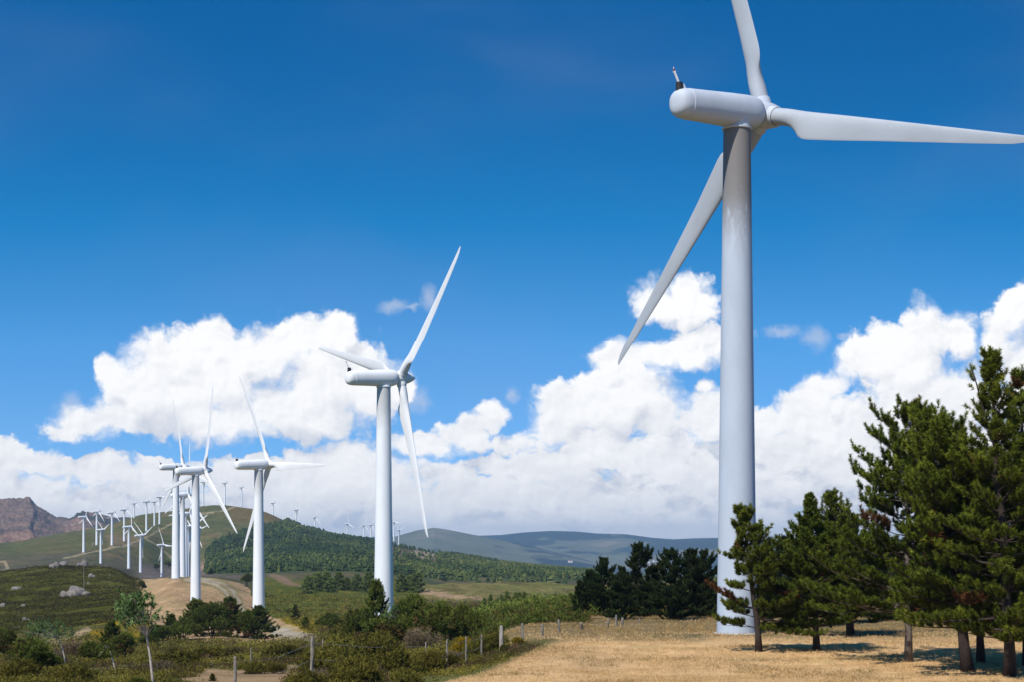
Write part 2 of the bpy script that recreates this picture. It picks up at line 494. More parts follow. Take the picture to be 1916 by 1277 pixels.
PLATFORM = [(258,1086),(330,1083.5),(415,1085),(455,1092),(472,1110),(480,1140),(520,1160),(580,1185),(560,1200),(480,1205),(300,1200),(272,1150),(262,1110)]
def ground_colour(px, d, X, Y):
    py = ylook(px, d)
    n1 = fbm(X / 30, Y / 40, 5, 40, 0.6); n2 = fbm(X / 6, Y / 8, 4, 50, 0.6); n3 = fbm(px / 60, py / 14, 4, 60, 0.6)
    pyn = py + n3 * 10; pxn = px + n3 * 26
    c = np.zeros(px.shape + (3,)) + np.array(OLIVE)
    near = 1 - sstep(d, 190, 260)
    c = blend(c, (1 - near), (0.085, 0.085, 0.042))
    # knoll on the left: dark heath
    kn = sstep(d, 200, 225) * (1 - sstep(d, 425, 470)) * (1 - sstep(pxn, 258, 270))
    c = blend(c, kn, HEATH); c = blend(c, kn * sstep(n1 + n2 * .6, 0.02, 0.22) * .6, (0.095, 0.080, 0.026))
    # the slope beyond it: grey green to brown
    sl = sstep(d, 450, 500)
    c = blend(c, sl, (0.100, 0.092, 0.060)); c = blend(c, sl * sstep(d, 820, 1000), (0.100, 0.104, 0.036))
    c = blend(c, sl * sstep(n1, 0.0, 0.16) * 0.75, (0.150, 0.108, 0.050)); c = blend(c, sl * sstep(n2 + n3, 0.10, 0.35) * .7, (0.045, 0.058, 0.022))
    c = blend(c, sl * box_mask(pxn, pyn, 430, 560, 950, 978) * .7, (0.165, 0.110, 0.036))
    c = blend(c, sl * box_mask(pxn, pyn, 205, 262, 1002, 1024) * .55, (0.22, 0.15, 0.09))
    # purple grey broken ground behind the platform, reddish bank
    c = blend(c, sl * box_mask(pxn, pyn, 262, 460, 1060, 1084) * .8, (0.140, 0.112, 0.100))
    c = blend(c, sl * box_mask(pxn, pyn, 372, 405, 1052, 1068) * .8, (0.30, 0.19, 0.13))
    # middle heath with gorse in flower
    mid = box_mask(pxn, pyn, 480, 800, 1085, 1200) * sstep(d, 100, 130)
    c = blend(c, mid, (0.088, 0.098, 0.022)); c = blend(c, mid * sstep(n1 + n2, 0.05, 0.25) * .8, (0.150, 0.118, 0.022))
    c = blend(c, mid * sstep(pyn, 1150, 1166) * (1 - sstep(pyn, 1178, 1190)) * sstep(px, 500, 520) * (1 - sstep(px, 580, 620)) * .75, (0.24, 0.17, 0.015))
    c = blend(c, (1 - sstep(seg_dist(px, py + n3 * 10, [(494, 1074), (512, 1080), (535, 1088), (562, 1095)]), 4, 9)) * .8 * (d > 250), (0.24, 0.155, 0.10))
    # forest floor
    fl = sstep(d, 560, 620) * sstep(pxn + n1 * 60 - np.clip(pyn - 1000, 0, 60) * .25, 372, 396) * sstep(pyn, np.interp(px, [380, 400, 500, 560, 1200], [1035, 1012, 984, 975, 975]), np.interp(px, [380, 400, 500, 560, 1200], [1040, 1018, 990, 981, 981])) * (1 - sstep(pyn + n1 * 30, 1080, 1100))
    c = blend(c, fl * .9, (0.062, 0.078, 0.030))
    c = blend(c, fl * box_mask(pxn, pyn, 700, 830, 1018, 1062, 12) * .85, (0.125, 0.098, 0.060))
    c = blend(c, fl * box_mask(pxn, pyn, 775, 812, 1026, 1046, 5) * .7, (0.32, 0.25, 0.18))
    # tan grassy rise
    th = sstep(d, 300, 330) * (1 - sstep(d, 560, 600)) * sstep(pxn, 770, 800)
    c = blend(c, th, (0.20, 0.165, 0.065)); c = blend(c, th * sstep(n2 + n1, -0.05, 0.22), (0.125, 0.130, 0.040)); c = blend(c, th * sstep(n3 - n2, 0.05, 0.2) * .6, (0.085, 0.080, 0.035))
    c = blend(c, th * (1 - sstep(seg_dist(px, pyn, [(760, 1106), (800, 1110), (850, 1117), (900, 1124)]), 3, 8)) * .85, (0.38, 0.25, 0.15))
    # flower patch
    c = blend(c, box_mask(pxn, pyn, 168, 285, 1162, 1204, 9) * (1 - sstep(d, 330, 380)) * sstep(n2 + n3, -0.22, 0.05), (0.27, 0.175, 0.008))
    c = blend(c, box_mask(pxn + n2 * 50, pyn + n2 * 20, 95, 170, 1200, 1245, 16) * sstep(n2, -0.1, 0.1) * .7, (0.26, 0.19, 0.09))
    c = blend(c, (1 - sstep(seg_dist(px, pyn, [(-60, 1222), (40, 1214), (120, 1200), (165, 1180)]), 3, 8)), (0.33, 0.24, 0.14))
    c = blend(c, box_mask(pxn + n2 * 40, pyn + n2 * 14, 350, 560, 1252, 1300, 9), (0.30, 0.20, 0.11))
    # working platform of bare tan earth with two wheel ruts
    pl = in_poly(px + n3 * 26 + n2 * 10, py + n3 * 6 + n2 * 6, PLATFORM) & (d < 700) & (d > 95)
    plf = pl.astype(float)
    c = blend(c, plf, BARE); c = blend(c, plf * sstep(n2 + n1 * .7, 0.02, 0.25) * .75, (0.27, 0.215, 0.10))
    road = [(352,1086),(385,1089),(410,1096),(427,1107),(436,1122),(446,1140),(478,1166),(520,1182),(585,1194)]
    rd = seg_dist(px, py, road)
    c = blend(c, plf * (1 - sstep(rd, 13, 19)) * .6, (0.25, 0.21, 0.095))
    rut = seg_dist(px, py, [(x - 5 - (y-1085)*.04, y + 1) for x, y in road]); rut2 = seg_dist(px, py, [(x + 5 + (y-1085)*.06, y - 1) for x, y in road])
    c = blend(c, (1 - sstep(np.minimum(rut, rut2), 2.2, 4.2)) * (d < 700) * (d > 95), (0.42, 0.345, 0.23))
    c = blend(c, (1 - sstep(seg_dist(px, py, road[-3:]), 10, 14)) * (d < 700) * (d > 95) * .8, (0.34, 0.29, 0.22))
    # tracks over the hill
    for pts, w in (([(120,1047),(160,1038),(200,1029),(236,1023),(262,1012),(290,998),(312,986),(330,976)], 2.2), ([(205,1027),(232,1023),(250,1018)], 2.5),
                   ([(272,1010),(295,1022),(312,1036),(322,1048)], 2.0), ([(372,966),(400,961),(428,955),(446,949)], 2.0), ([(-40,1062),(8,1052),(14,1064),(-10,1080)], 3.0)):
        c = blend(c, (1 - sstep(seg_dist(px, py + n3 * 3, pts), w * .6, w * 1.4)) * (d > 450) * .85, TRACK)
    # the dry field
    f = field_mask(px + n2 * 26, d)
    fc = blend(np.zeros(px.shape + (3,)) + np.array(TAN), sstep(n1 + n2 * .5, 0.0, 0.22), (0.66, 0.43, 0.205))
    fc = blend(fc, sstep(n2 + fbm(X / 2, Y / 2, 3, 71), 0.06, 0.40) * .5, (0.32, 0.225, 0.095))
    fc = blend(fc, sstep(d, 62, 66) * .85, GREYGRASS)  # far strip of grass greyed, shadow put into its colour
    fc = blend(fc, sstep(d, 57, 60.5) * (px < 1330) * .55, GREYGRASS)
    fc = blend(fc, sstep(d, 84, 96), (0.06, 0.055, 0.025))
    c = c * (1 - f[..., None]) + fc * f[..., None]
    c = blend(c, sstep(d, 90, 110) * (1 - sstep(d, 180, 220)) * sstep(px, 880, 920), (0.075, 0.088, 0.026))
    back = sstep(d, 55, 62) * (1 - sstep(d, 78, 90)) * sstep(px + n2 * 40, 930, 975)
    c = blend(c, back, GREYGRASS); c = blend(c, back * sstep(n2, 0, .2), (0.13, 0.105, 0.05))
    return np.clip(c * (1 + 0.55 * n2[..., None] + 0.25 * n1[..., None]), 0.004, 0.8)

def mat_ground(name, sc=1.0, amp=0.35, bump=0.0):
    m, n, b = material(name, 1.0, 0.0)
    at = n.new('ShaderNodeAttribute'); at.attribute_name = 'col'
    geo = n.new('ShaderNodeNewGeometry').outputs['Position']
    a = n.noise(geo, 1.4 * sc, 6, 0.66); a2 = n.noise(n.v('MULTIPLY', geo, (1, 0.45, 1)), 0.32 * sc, 4, 0.6)
    f = n.m('ADD', n.m('MULTIPLY', n.m('SUBTRACT', a, 0.5), 2.6 * amp), n.m('MULTIPLY', n.m('SUBTRACT', a2, 0.5), 2.0 * amp))
    n.put(b.inputs['Base Color'], n.v('SCALE', at.outputs['Color'], scale=n.m('MAXIMUM', n.m('ADD', f, 1.0), 0.25)))
    if bump:
        bp = n.new('ShaderNodeBump'); bp.inputs['Strength'].default_value = 1.0
        bp.inputs['Distance'].default_value = bump
        n.put(bp.inputs['Height'], n.noise(geo, 0.9 * sc, 6, 0.7)); n.put(b.inputs['Normal'], bp.outputs[0])
    return m

def grid_faces(nr, nc):
    i = np.arange(nr - 1)[:, None] * nc + np.arange(nc - 1)[None]
    return np.stack([i, i + 1, i + nc + 1, i + nc], -1).reshape(-1, 4)

def terrain_mesh(name, label, d0, d1, nr, pxs, mat):
    ds = np.exp(np.linspace(math.log(d0), math.log(d1), nr))
    PX, D = np.meshgrid(pxs, ds)
    P = gpos(PX, D); C = ground_colour(PX, D, P[..., 0], P[..., 1])
    me = mesh_np(name, P.reshape(-1, 3), grid_faces(nr, len(pxs)), mat, True, {'col': C.reshape(-1, 3)})
    return tag(mobj(name, me), kind='structure')

pxs_in = np.concatenate([np.arange(-880, -60, 20.0), np.arange(-60, 1980, 2.6), np.arange(1980, 2990, 30.0)])
M_ground = mat_ground('ground_cover', 1.0, 0.34, 0.25)
M_slope = mat_ground('hill_cover', 0.22, 0.50, 2.0)
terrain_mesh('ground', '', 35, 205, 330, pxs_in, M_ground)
terrain_mesh('hill', '', 204.9, 3150, 430, pxs_in, M_slope)

# the bank the viewpoint stands on, running down to the field
bx = np.linspace(-160, 160, 90); by = np.linspace(-160, 79.5, 90)
BX, BY = np.meshgrid(bx, by)
far0 = ground_z(np.clip(958 + BX / np.maximum(BY, 60) * FPX, -880, 2980), np.full(BX.shape, 35.5))
BZ = 5.6 * (1 - sstep(BY, 4, 62)) + (far0 - 0.05) * sstep(BY, 40, 76) + fbm(BX / 7, BY / 7, 4, 8) * 0.3 * (1 - sstep(BY, 66, 78)) - 0.03
bc = np.zeros(BX.shape + (3,)) + np.array(TAN); bc = blend(bc, sstep(fbm(BX / 12, BY / 12, 4, 77), -0.05, 0.2), OLIVE)
me = mesh_np('bank', np.stack([BX, BY, BZ], -1).reshape(-1, 3), grid_faces(90, 90), M_ground, True, {'col': bc.reshape(-1, 3)})
tag(mobj('bank', me), kind='structure')

# ------------------------------------------------------------------ valley floor, far hills, rocky mountain
M_far = mat_ground('far_cover', 0.012, 0.30, 30.0)
bm_r = np.exp(np.linspace(math.log(60), math.log(60000), 60)); bt = np.linspace(0, 2 * PI, 121)
R_, T_ = np.meshgrid(bm_r, bt, indexing='ij')
VX, VY = R_ * np.cos(T_), R_ * np.sin(T_)
VZ = -142 + fbm(VX / 2500, VY / 2500, 3, 5) * 16
vc = np.zeros(VX.shape + (3,)) + np.array((0.10, 0.115, 0.055))
me = mesh_np('valley', np.stack([VX, VY, VZ], -1).reshape(-1, 3), grid_faces(60, 121), M_far, True, {'col': vc.reshape(-1, 3)})
tag(mobj('valley', me), kind='structure')

def ridge(name, sky, d_crest, front, back, mat, colf, nr=90, seed=0, px0=-700, px1=2800, step=6.0, reliefm=30, rockiness=0.0):
    """a mountain: skyline sky(px) at distance d_crest, falling to z=-150 in front and behind (metres)"""
    pxs = np.arange(px0, px1, step)
    t = np.linspace(-1, 1, nr)
    PX, T = np.meshgrid(pxs, t)
    PXs = PX + (T * 70 + fbm(PX / 90.0, T * 4 + PX / 200, 3, 55) * 90) * np.abs(T) ** 0.7 if rockiness else PX
    crest = np.interp(PXs, [p for p, _ in sky], [y for _, y in sky])
    Yc = d_crest * (1 + 0.06 * np.sin(PX / 260.0 + seed))
    Y = Yc + np.where(T < 0, T * front, T * back)
    X = (PX - 958) / FPX * Y
    zc = CAM_Z + (HZ - crest) / FPX * Yc
    if rockiness: zc = zc + fbm(X / 60.0, Y / 200.0, 4, 57) * 14
    prof = np.where(T < 0, (1 - np.abs(T)) ** 1.15, (1 - T) ** 1.2)
    sp = fbm(X / 900.0, Y / 1500.0, 4, seed + 3) * 2
    spur = np.abs(np.sin(X / 520.0 + sp * 2.2 + seed)) - 0.5
    Z = -150 + (zc + 150) * prof + (spur * reliefm * 1.6 + sp * reliefm) * np.sqrt(np.clip(1 - np.abs(T), 0, 1)) * sstep(np.abs(T), 0.0, 0.18)
    if rockiness:
        r = np.abs(fbm(X / 130.0, Y / 130.0 + Z / 60, 5, seed + 9, 0.6)); Z += (0.12 - r) * rockiness * np.clip(prof * 3, 0, 1)
    C = colf(PX, Y, X, Z, T, spur, sp)
    me = mesh_np(name, np.stack([X, Y, Z], -1).reshape(-1, 3), grid_faces(nr, len(pxs)), mat, True, {'col': C.reshape(-1, 3)})
    return tag(mobj(name, me), kind='structure')

def col_far(PX, Y, X, Z, T, spur, sp):
    c = np.zeros(PX.shape + (3,)) + np.array((0.120, 0.128, 0.075))
    n = fbm(X / 700, Y / 900, 5, 31, 0.6)
    c = blend(c, sstep(n + spur * .18, 0.0, 0.06), (0.018, 0.034, 0.030)); c = blend(c, sstep(-n, 0.10, 0.22) * .7, (0.22, 0.17, 0.12))  # forest patches, their dark blue also painted in as shadow on the hills
    return c
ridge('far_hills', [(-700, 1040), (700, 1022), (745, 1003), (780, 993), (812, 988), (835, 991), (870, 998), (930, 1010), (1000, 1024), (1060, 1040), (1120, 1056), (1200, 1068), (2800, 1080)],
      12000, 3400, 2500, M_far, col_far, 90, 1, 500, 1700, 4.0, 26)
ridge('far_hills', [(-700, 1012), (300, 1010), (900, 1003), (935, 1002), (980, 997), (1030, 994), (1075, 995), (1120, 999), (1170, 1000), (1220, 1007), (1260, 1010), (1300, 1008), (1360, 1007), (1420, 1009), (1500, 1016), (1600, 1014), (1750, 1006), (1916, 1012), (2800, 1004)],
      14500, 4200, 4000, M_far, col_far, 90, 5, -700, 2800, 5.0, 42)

M_rock = mat_ground('rock_face', 0.05, 0.75, 26.0)
def col_rock(PX, Y, X, Z, T, spur, sp):
    c = np.zeros(PX.shape + (3,)) + np.array((0.36, 0.20, 0.125))
    n = fbm(X / 160, Y / 160 + Z / 80, 5, 91, 0.65)
    c = blend(c, sstep(n, 0.03, 0.16) * .75, (0.095, 0.088, 0.062)); c = blend(c, sstep(-n, 0.08, 0.2) * .6, (0.33, 0.245, 0.19))
    g = sstep(PX + n * 60, 118, 140)
    c = blend(c, g * sstep(n, -0.12, 0.05) * .8, (0.055, 0.070, 0.048))
    c = blend(c, sstep(Z, 40, 90) * (1 - g) * .55, (0.165, 0.130, 0.105))
    return c
ridge('mountain', [(-700, 980), (-300, 940), (-80, 930), (0, 936), (30, 938), (55, 936.5), (60, 944), (70, 951), (85, 960), (100, 968), (118, 971), (132, 971), (143, 964), (153, 961), (168, 964), (190, 968), (205, 973), (235, 972), (262, 980), (300, 992), (420, 1010), (560, 1030)],
      6300, 2300, 1800, M_rock, col_rock, 200, 11, -700, 620, 1.8, 16, 95)

# ================================================================== wind turbines
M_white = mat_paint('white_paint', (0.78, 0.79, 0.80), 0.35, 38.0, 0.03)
M_shadewhite = mat_paint('cloud_shaded_paint', (0.455, 0.51, 0.585), 0.8, 36.0, 0.05)  # white paint greyed and blued as cloud shade; top stain is dirt
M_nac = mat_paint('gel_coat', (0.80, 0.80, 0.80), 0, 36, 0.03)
M_nac_near = mat_paint('gel_coat_shaded', (0.50, 0.54, 0.60), 0, 36, 0.05)  # near gel coat carries the same cloud shade in its base colour
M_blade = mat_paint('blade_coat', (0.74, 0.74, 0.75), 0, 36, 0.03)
M_blade_near = mat_paint('blade_coat_shaded', (0.40, 0.43, 0.47), 0, 36, 0.06)  # near blades greyed to stand in for cloud shade
M_dark = mat_plain('dark_rubber', (0.02, 0.02, 0.022), 0.6)
M_seam = mat_plain('joint_seal', (0.10, 0.10, 0.11), 0.7)
M_rust = mat_plain('red_lamp', (0.30, 0.09, 0.06), 0.5)
M_conc = mat_plain('concrete', (0.36, 0.34, 0.30), 0.9)
HT = 42.0; TILT = 0.052; OFF = 3.25; RB = 27.3; HUBZ = 43.45

def tower_mesh(name, mat, n=56):
    b = MB(); prof = []
    r = lambda z: 1.68 + (1.12 - 1.68) * (z / HT) ** 0.92
    zs = [0.0, 0.25, 0.26]
    prof = [(1.72, 0.0), (1.72, 0.10)]
    for z in np.linspace(0.12, HT, 40): prof.append((r(z), z))
    for zj in ():                       # welded section joints
        prof += [(r(zj) + 0.0, zj - 0.05), (r(zj) + 0.018, zj - 0.04), (r(zj) + 0.018, zj + 0.04), (r(zj), zj + 0.05)]
    prof = sorted(prof, key=lambda p: p[1])
    b.lathe(prof, n)
    return b.mesh(name, mat, True, 40)

def flange_mesh(mat):
    b = MB(); b.lathe([(2.0, -0.6), (2.0, 0.06), (1.7, 0.06), (1.7, -0.6)], 56, capa=False, capb=False)
    for k in range(56):
        t = 2 * PI * k / 56; b.box((1.86 * math.cos(t), 1.86 * math.sin(t), 0.13), (0.09, 0.09, 0.14), t)
    return b.mesh('base_flange', mat)

def door_mesh(mat):
    b = MB(); b.box((0, 1.67, 1.5), (0.9, 0.10, 2.0)); b.box((0.30, 1.74, 1.45), (0.05, 0.05, 0.16)); return b.mesh('door', mat)

def nacelle_mesh(mat):
    """long body along +x, rounded superellipse section, domed tail, about the tower-top axis"""
    b = MB(); n = 40
    st = [(-7.05, 0.25), (-7.00, 0.62), (-6.88, 0.86), (-6.66, 1.03), (-6.3, 1.13), (-5.9, 1.155), (-5.88, 1.185), (-5.80, 1.195), (-4.0, 1.24), (-1.0, 1.33), (0.8, 1.36), (1.5, 1.33), (2.0, 1.22), (2.3, 1.04), (2.42, 0.9)]
    base = len(b.v)
    for x, r in st:
        rise = -0.05 + 0.05 * (x + 7) / 9
        for k in range(n):
            t = 2 * PI * k / n; c, s = math.cos(t), math.sin(t); e = 2.35
            q = (abs(c) ** e + abs(s) ** e) ** (-1 / e)
            b.v.append((x, r * q * c * 0.98, r * q * s * 1.02 + rise))
    for i in range(len(st) - 1):
        for k in range(n): b.f.append((i * n + k, i * n + (k + 1) % n, (i + 1) * n + (k + 1) % n, (i + 1) * n + k))
    b.f.append(tuple(range(n))[::-1]); b.f.append(tuple((len(st) - 1) * n + k for k in range(n)))
    return b.mesh('nacelle', mat, True, 45)

def collar_mesh(mat):
    b = MB(); b.lathe([(1.14, 41.86), (1.24, 41.90), (1.24, 42.02), (1.10, 42.06), (1.06, 42.35), (1.30, 43.0)], 48, capa=False, capb=False)
    return b.mesh('yaw_collar', mat, True, 30)

def spinner_mesh(mat):
    b = MB(); prof = [(0.86, -0.75), (1.02, -0.7), (1.10, -0.3), (1.10, 0.35), (1.02, 0.9), (0.86, 1.5), (0.62, 2.1), (0.36, 2.55), (0.14, 2.78), (0.02, 2.83)]
    b.lathe(prof, 36, 'x'); 
    for k in range(3):                             # blade sockets
        a = 2 * PI * k / 3
        b.tube([(0, -math.sin(a) * r, math.cos(a) * r) for r in (0.5, 1.30, 1.42)], [0.84, 0.80, 0.76], 24)
    return b.mesh('rotor_hub', mat, True, 40)

def blade_mesh(mat):
    """root at 1.45 m from the hub centre; tip along +z; trailing edge towards -y"""
    m = 22
    prof_t = np.linspace(0, 2 * PI, m, endpoint=False)
    xs = 0.5 * (1 + np.cos(prof_t))                       # 1 = trailing, 0 = leading
    yt = 0.2969 * np.sqrt(xs) - 0.126 * xs - 0.3516 * xs ** 2 + 0.2843 * xs ** 3 - 0.1015 * xs ** 4
    th = 5 * yt * np.where(np.arange(m) < m / 2, 1, -1)
    rs = np.array([1.40, 1.46, 2.0, 2.6, 3.1, 3.6, 4.1, 4.6, 5.1, 5.6, 6.5, 8, 10, 12.5, 15, 17.5, 20, 22, 24, 25.4, 26.4, 27.0, 27.25])
    ch = np.interp(rs, [1.4, 2.6, 3.3, 4.2, 4.9, 5.6, 8, 12, 17, 22, 25.4, 26.4, 27.0, 27.25], [1.4, 1.4, 1.5, 1.95, 2.30, 2.32, 2.12, 1.75, 1.36, 0.98, 0.70, 0.52, 0.30, 0.10])
    le = np.interp(rs, [1.4, 2.6, 4.9, 8, 27.25], [0.61, 0.61, 0.62, 0.58, 0.20])
    tk = np.interp(rs, [1.4, 2.6, 3.6, 4.9, 8, 15, 27.25], [1.0, 1.0, 0.62, 0.36, 0.24, 0.18, 0.14])
    circ = np.interp(rs, [1.4, 2.6, 4.6], [1, 1, 0])
    tw = -(np.interp(rs, [1.4, 4.9, 10, 27.25], [0.34, 0.30, 0.14, 0.0]) + 0.03)
    V = []
    for i, r in enumerate(rs):
        yc = np.cos(prof_t) * 0.70; xc = np.sin(prof_t) * 0.70           # circle
        ya = le[i] - xs * ch[i]; xa = th * tk[i] * ch[i] * 0.5 * 2
        yy = -yc * circ[i] * 1.0 + ya * (1 - circ[i]); xx = xc * circ[i] + xa * (1 - circ[i])
        c, s = math.cos(tw[i]), math.sin(tw[i])
        X = xx * c - yy * s; Y = xx * s + yy * c
        pre = -0.35 * (r / 27.0) ** 2
        V.append(np.stack([X + pre, Y, np.full(m, r)], -1))
    V = np.concatenate(V); nr = len(rs); F = []
    for i in range(nr - 1):
        for k in range(m): F.append((i * m + k, i * m + (k + 1) % m, (i + 1) * m + (k + 1) % m, (i + 1) * m + k))
    F.append(tuple(range(m))[::-1]); F.append(tuple((nr - 1) * m + k for k in range(m)))
    b = MB(); b.v = [tuple(v) for v in V]; b.f = F
    me = b.mesh('blade', mat, True, 50); return me

def ring_mesh(mat):
    b = MB(); b.lathe([(0.69, 1.30), (0.745, 1.32), (0.745, 1.42), (0.69, 1.44)], 28, capa=False, capb=False)
    return b.mesh('root_ring', mat)

def make_turbine(mt, mn, mb, full=True):
    root = empty('wind_turbine', (0, 0, 0))
    tw = mobj('tower', tower_mesh('tower', mt), root)
    mobj('base_flange', flange_mesh(M_conc if not full else M_nac), tw)
    mobj('door', door_mesh(M_nac), tw)
    mobj('yaw_collar', collar_mesh(mn), root)
    rot = (0, -TILT, 0)
    na = mobj('nacelle', nacelle_mesh(mn), root, (0, 0, HUBZ)); na.rotation_euler = rot
    b = MB(); b.tube([(-6.45, 0.05, 0.95), (-6.45, 0.05, 1.62)], [0.33, 0.27], 14); b.build('sensor_base', M_dark, na)
    b = MB(); b.tube([(-6.5, 0.05, 1.55), (-6.9, 0.1, 2.45)], [0.10, 0.085], 8)
    b.tube([(-6.98, 0.2, 2.4), (-6.82, 0.0, 2.44)], [0.04, 0.04], 6); b.tube([(-6.9, 0.1, 2.4), (-6.98, 0.1, 2.8)], [0.04, 0.03], 6)
    mast = b.build('weather_mast', M_nac, na)
    b = MB(); b.tube([(-6.93, 0.1, 2.5), (-6.96, 0.1, 2.66)], [0.09, 0.07], 8); b.build('warning_lamp', M_rust, na)
    b = MB(); b.tube([(-6.0, 0.0, 1.0), (-6.12, 0.02, 1.50)], [0.26, 0.15], 12); b.build('vent_cowl', mn, na)
    hub = mobj('rotor_hub', spinner_mesh(mn), root, (OFF * math.cos(TILT), 0, HUBZ + OFF * math.sin(TILT))); hub.rotation_euler = rot
    me = blade_mesh(mb); rm = ring_mesh(M_seam)
    for k in range(3):
        bl = mobj('blade', me, root, hub.location); mobj('root_ring', rm, bl)
    return root

def pose(t, loc, psi, theta):
    t.location = loc; t.rotation_euler = (0, 0, psi)
    k = 0
    for c in t.children:
        if c.name.startswith('rotor_hub'): c.rotation_euler = (PI / 2 - theta, -TILT, 0)
        if c.name.startswith('blade'):
            c.rotation_euler = (PI / 2 - (theta + k * 2 * PI / 3), -TILT, 0); k += 1

# px of the tower, pixel height of its top, of its foot, yaw, rotor phase (degrees, or a blade's direction as seen), label
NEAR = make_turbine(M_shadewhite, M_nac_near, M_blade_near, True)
FAR = make_turbine(M_white, M_nac, M_blade, False)
TURB = [
 (1379, 240, 1189.3, 38, 105.0, 'tallest nearest wind turbine with grey stained tower top standing in the dry field'),
 (718, 725, 1204, 36, 44.0, 'white wind turbine behind the olive gorse thicket, one blade raised to the right'),
 (484, 881, 1182, 40, 117.5, 'white wind turbine beside the dirt road, blade pointing level to the right'),
 (366, 891, 1143, 40, 73.0, 'white wind turbine on the bare tan platform, foot hidden by the dark bushes'),
 (329, 882, 1084, 40, 101.0, 'white wind turbine at the back edge of the tan platform, first of the row behind'),
 (341.5, 933, 1084, 40, 80.0, 'highest of the three thin towers squeezed between the two big ones on the platform'),
 (347.2, 967, 1084, 42, 62.0, 'middle height tower of the three squeezed between the two big ones on the platform'),
 (351.5, 990, 1083, 44, 20.0, 'lowest, mostly hidden tower of the three squeezed between the two big platform towers'),
 (156.6, 971, 1036, 42, (14, -22), 'leftmost small wind turbine on the grassy slope below the rocky mountain'),
 (181, 961, 1021, 40, (2, 20), 'small wind turbine second from the left, near a little white boulder'),
 (188.5, 995, 1056, 40, (-10, 18), 'small wind turbine rising just behind the rocks on the heather knoll crest'),
 (209.5, 963, 1023, 42, (13, -22), 'small wind turbine beside the pale track, blade hanging down to the right'),
 (232.5, 957, 1014, 42, (9, -12), 'small wind turbine just above the bend of the pale hill track'),
 (241, 990, 1065, 42, (20, -26), 'mid sized wind turbine whose foot meets the right part of the knoll crest'),
 (251, 945, 987, 44, (1, 24), 'small wind turbine standing on the left shoulder of the green hill'),
 (263, 1006, 1078, 40, (-11, 18), 'mid sized wind turbine at the right corner of the dark knoll, blades in a Y'),
 (274, 942, 995, 42, (4, -24), 'small wind turbine halfway up the hill track, left of a matching pair'),
 (289, 942, 991, 42, (9, -14), 'small wind turbine halfway up the hill track, right of a matching pair'),
 (298.5, 933, 982, 40, (-6, 20), 'small wind turbine on the hill track close left of the big row tower'),
 (302.5, 1023, 1081, 42, (-9, 37), 'low standing wind turbine behind the left edge of the tan platform'),
 (321.5, 929, 962, 42, (6, -18), 'distant wind turbine half hidden by the big row tower on the hill brow'),
 (372, 992, 1045, 35, (17, 7), 'wind turbine half hidden behind the platform turbine, blades against the green hill'),
 (380.4, 905, 948, 38, (26, 9), 'tall looking wind turbine on the left end of the bald hilltop'),
 (421, 907, 948, 42, (6, -10), 'wind turbine on the middle of the bald hilltop'),
 (452, 915, 950, 42, (5, -10), 'wind turbine on the right side of the bald hilltop'),
 (511, 944, 981, 42, (2, 14), 'faint wind turbine behind the falling right shoulder of the bald hill'),
 (554, 957, 994, 42, (5, 6), 'distant wind turbine at the point where the dark forest skyline begins'),
 (589, 971, 1007, 44, (2, 10), 'distant wind turbine poking over the forest skyline, right of the one where the forest begins'),
 (650, 983, 1019, 42, (6, -4), 'distant wind turbine alone above the middle of the forest skyline'),
 (681, 986, 1022, 42, (4, -8), 'distant wind turbine left of the two beside the second largest tower'),
 (694, 985, 1022, 42, (3, -9), 'distant wind turbine right of the two beside the second largest tower'),
 (737, 980, 1014, 40, (-3, 10), 'distant wind turbine just right of the second largest tower'),
 (746, 994, 1021, 40, (4, 3), 'distant wind turbine standing on the brow where the far blue hills begin'),
]
first = {'n': True, 'f': True}
TPOS = []
for i, (px, yt, yb, psi, ph, lab) in enumerate(TURB):
    d = 1400 * HT / (yb - yt); sc = 1.0
    if i in (10, 19, 21):                         # smaller machines standing lower on the slope
        d2 = hit(px, yb, 500)[1]; sc = max(0.72, d2 / d); d = d * sc
    Y = d * K; X = (px - 958) / FPX * Y; z = CAM_Z + (HZ - yb) / FPX * Y
    if i == 0: t = NEAR
    elif i == 1: t = FAR
    else: t = copy_tree(FAR)
    psi = math.radians(psi)
    if isinstance(ph, tuple):
        rel = psi + math.atan2(X, Y); th = math.atan2(ph[1], ph[0] / math.sin(rel))
    else: th = math.radians(ph)
    pose(t, (X, Y, z), psi, th); t.scale = (sc, sc, sc)
    if 8 <= i <= 18:
        for c in t.children:
            if c.name.startswith('blade'): c.scale = (0.9, 0.9, 0.72 if i not in (15,) else 0.92)
    tag(t, lab, 'wind turbine', 'wind turbines of the hill wind farm')
    gz = float(ground_z(np.array(px), np.array(min(d, 3100)))); TPOS.append((px, d))
    if abs(gz - z) > 2: print('TURB', i, 'px', px, 'd %.0f base %.1f ground %.1f want y %.0f have y %.0f' % (d, z, gz, yb, HZ - (gz - CAM_Z) / d * 1400))
# tiny ones on the far ridge
for i, (px, yb, ph, lab) in enumerate([(1057, 996, 80, 'tiny wind turbine on the far ridge, leftmost of the far five'), (1066, 996, 20, 'tiny wind turbine on the far ridge, second of the far five'), (1078, 996, 50, 'tiny wind turbine on the far ridge, middle one of the far five'),
                                  (1131, 1000, 70, 'tiny wind turbine on the far ridge, fourth of the far five'), (1144, 1001, 35, 'tiny wind turbine on the far ridge, rightmost of the far five')]):
    Y = 14000.0; t = copy_tree(FAR); pose(t, ((px - 958) / FPX * Y, Y, CAM_Z + (HZ - yb) / FPX * Y - 6), math.radians(42), math.radians(ph))
    tag(t, lab, 'wind turbine', 'wind turbines of the hill wind farm')

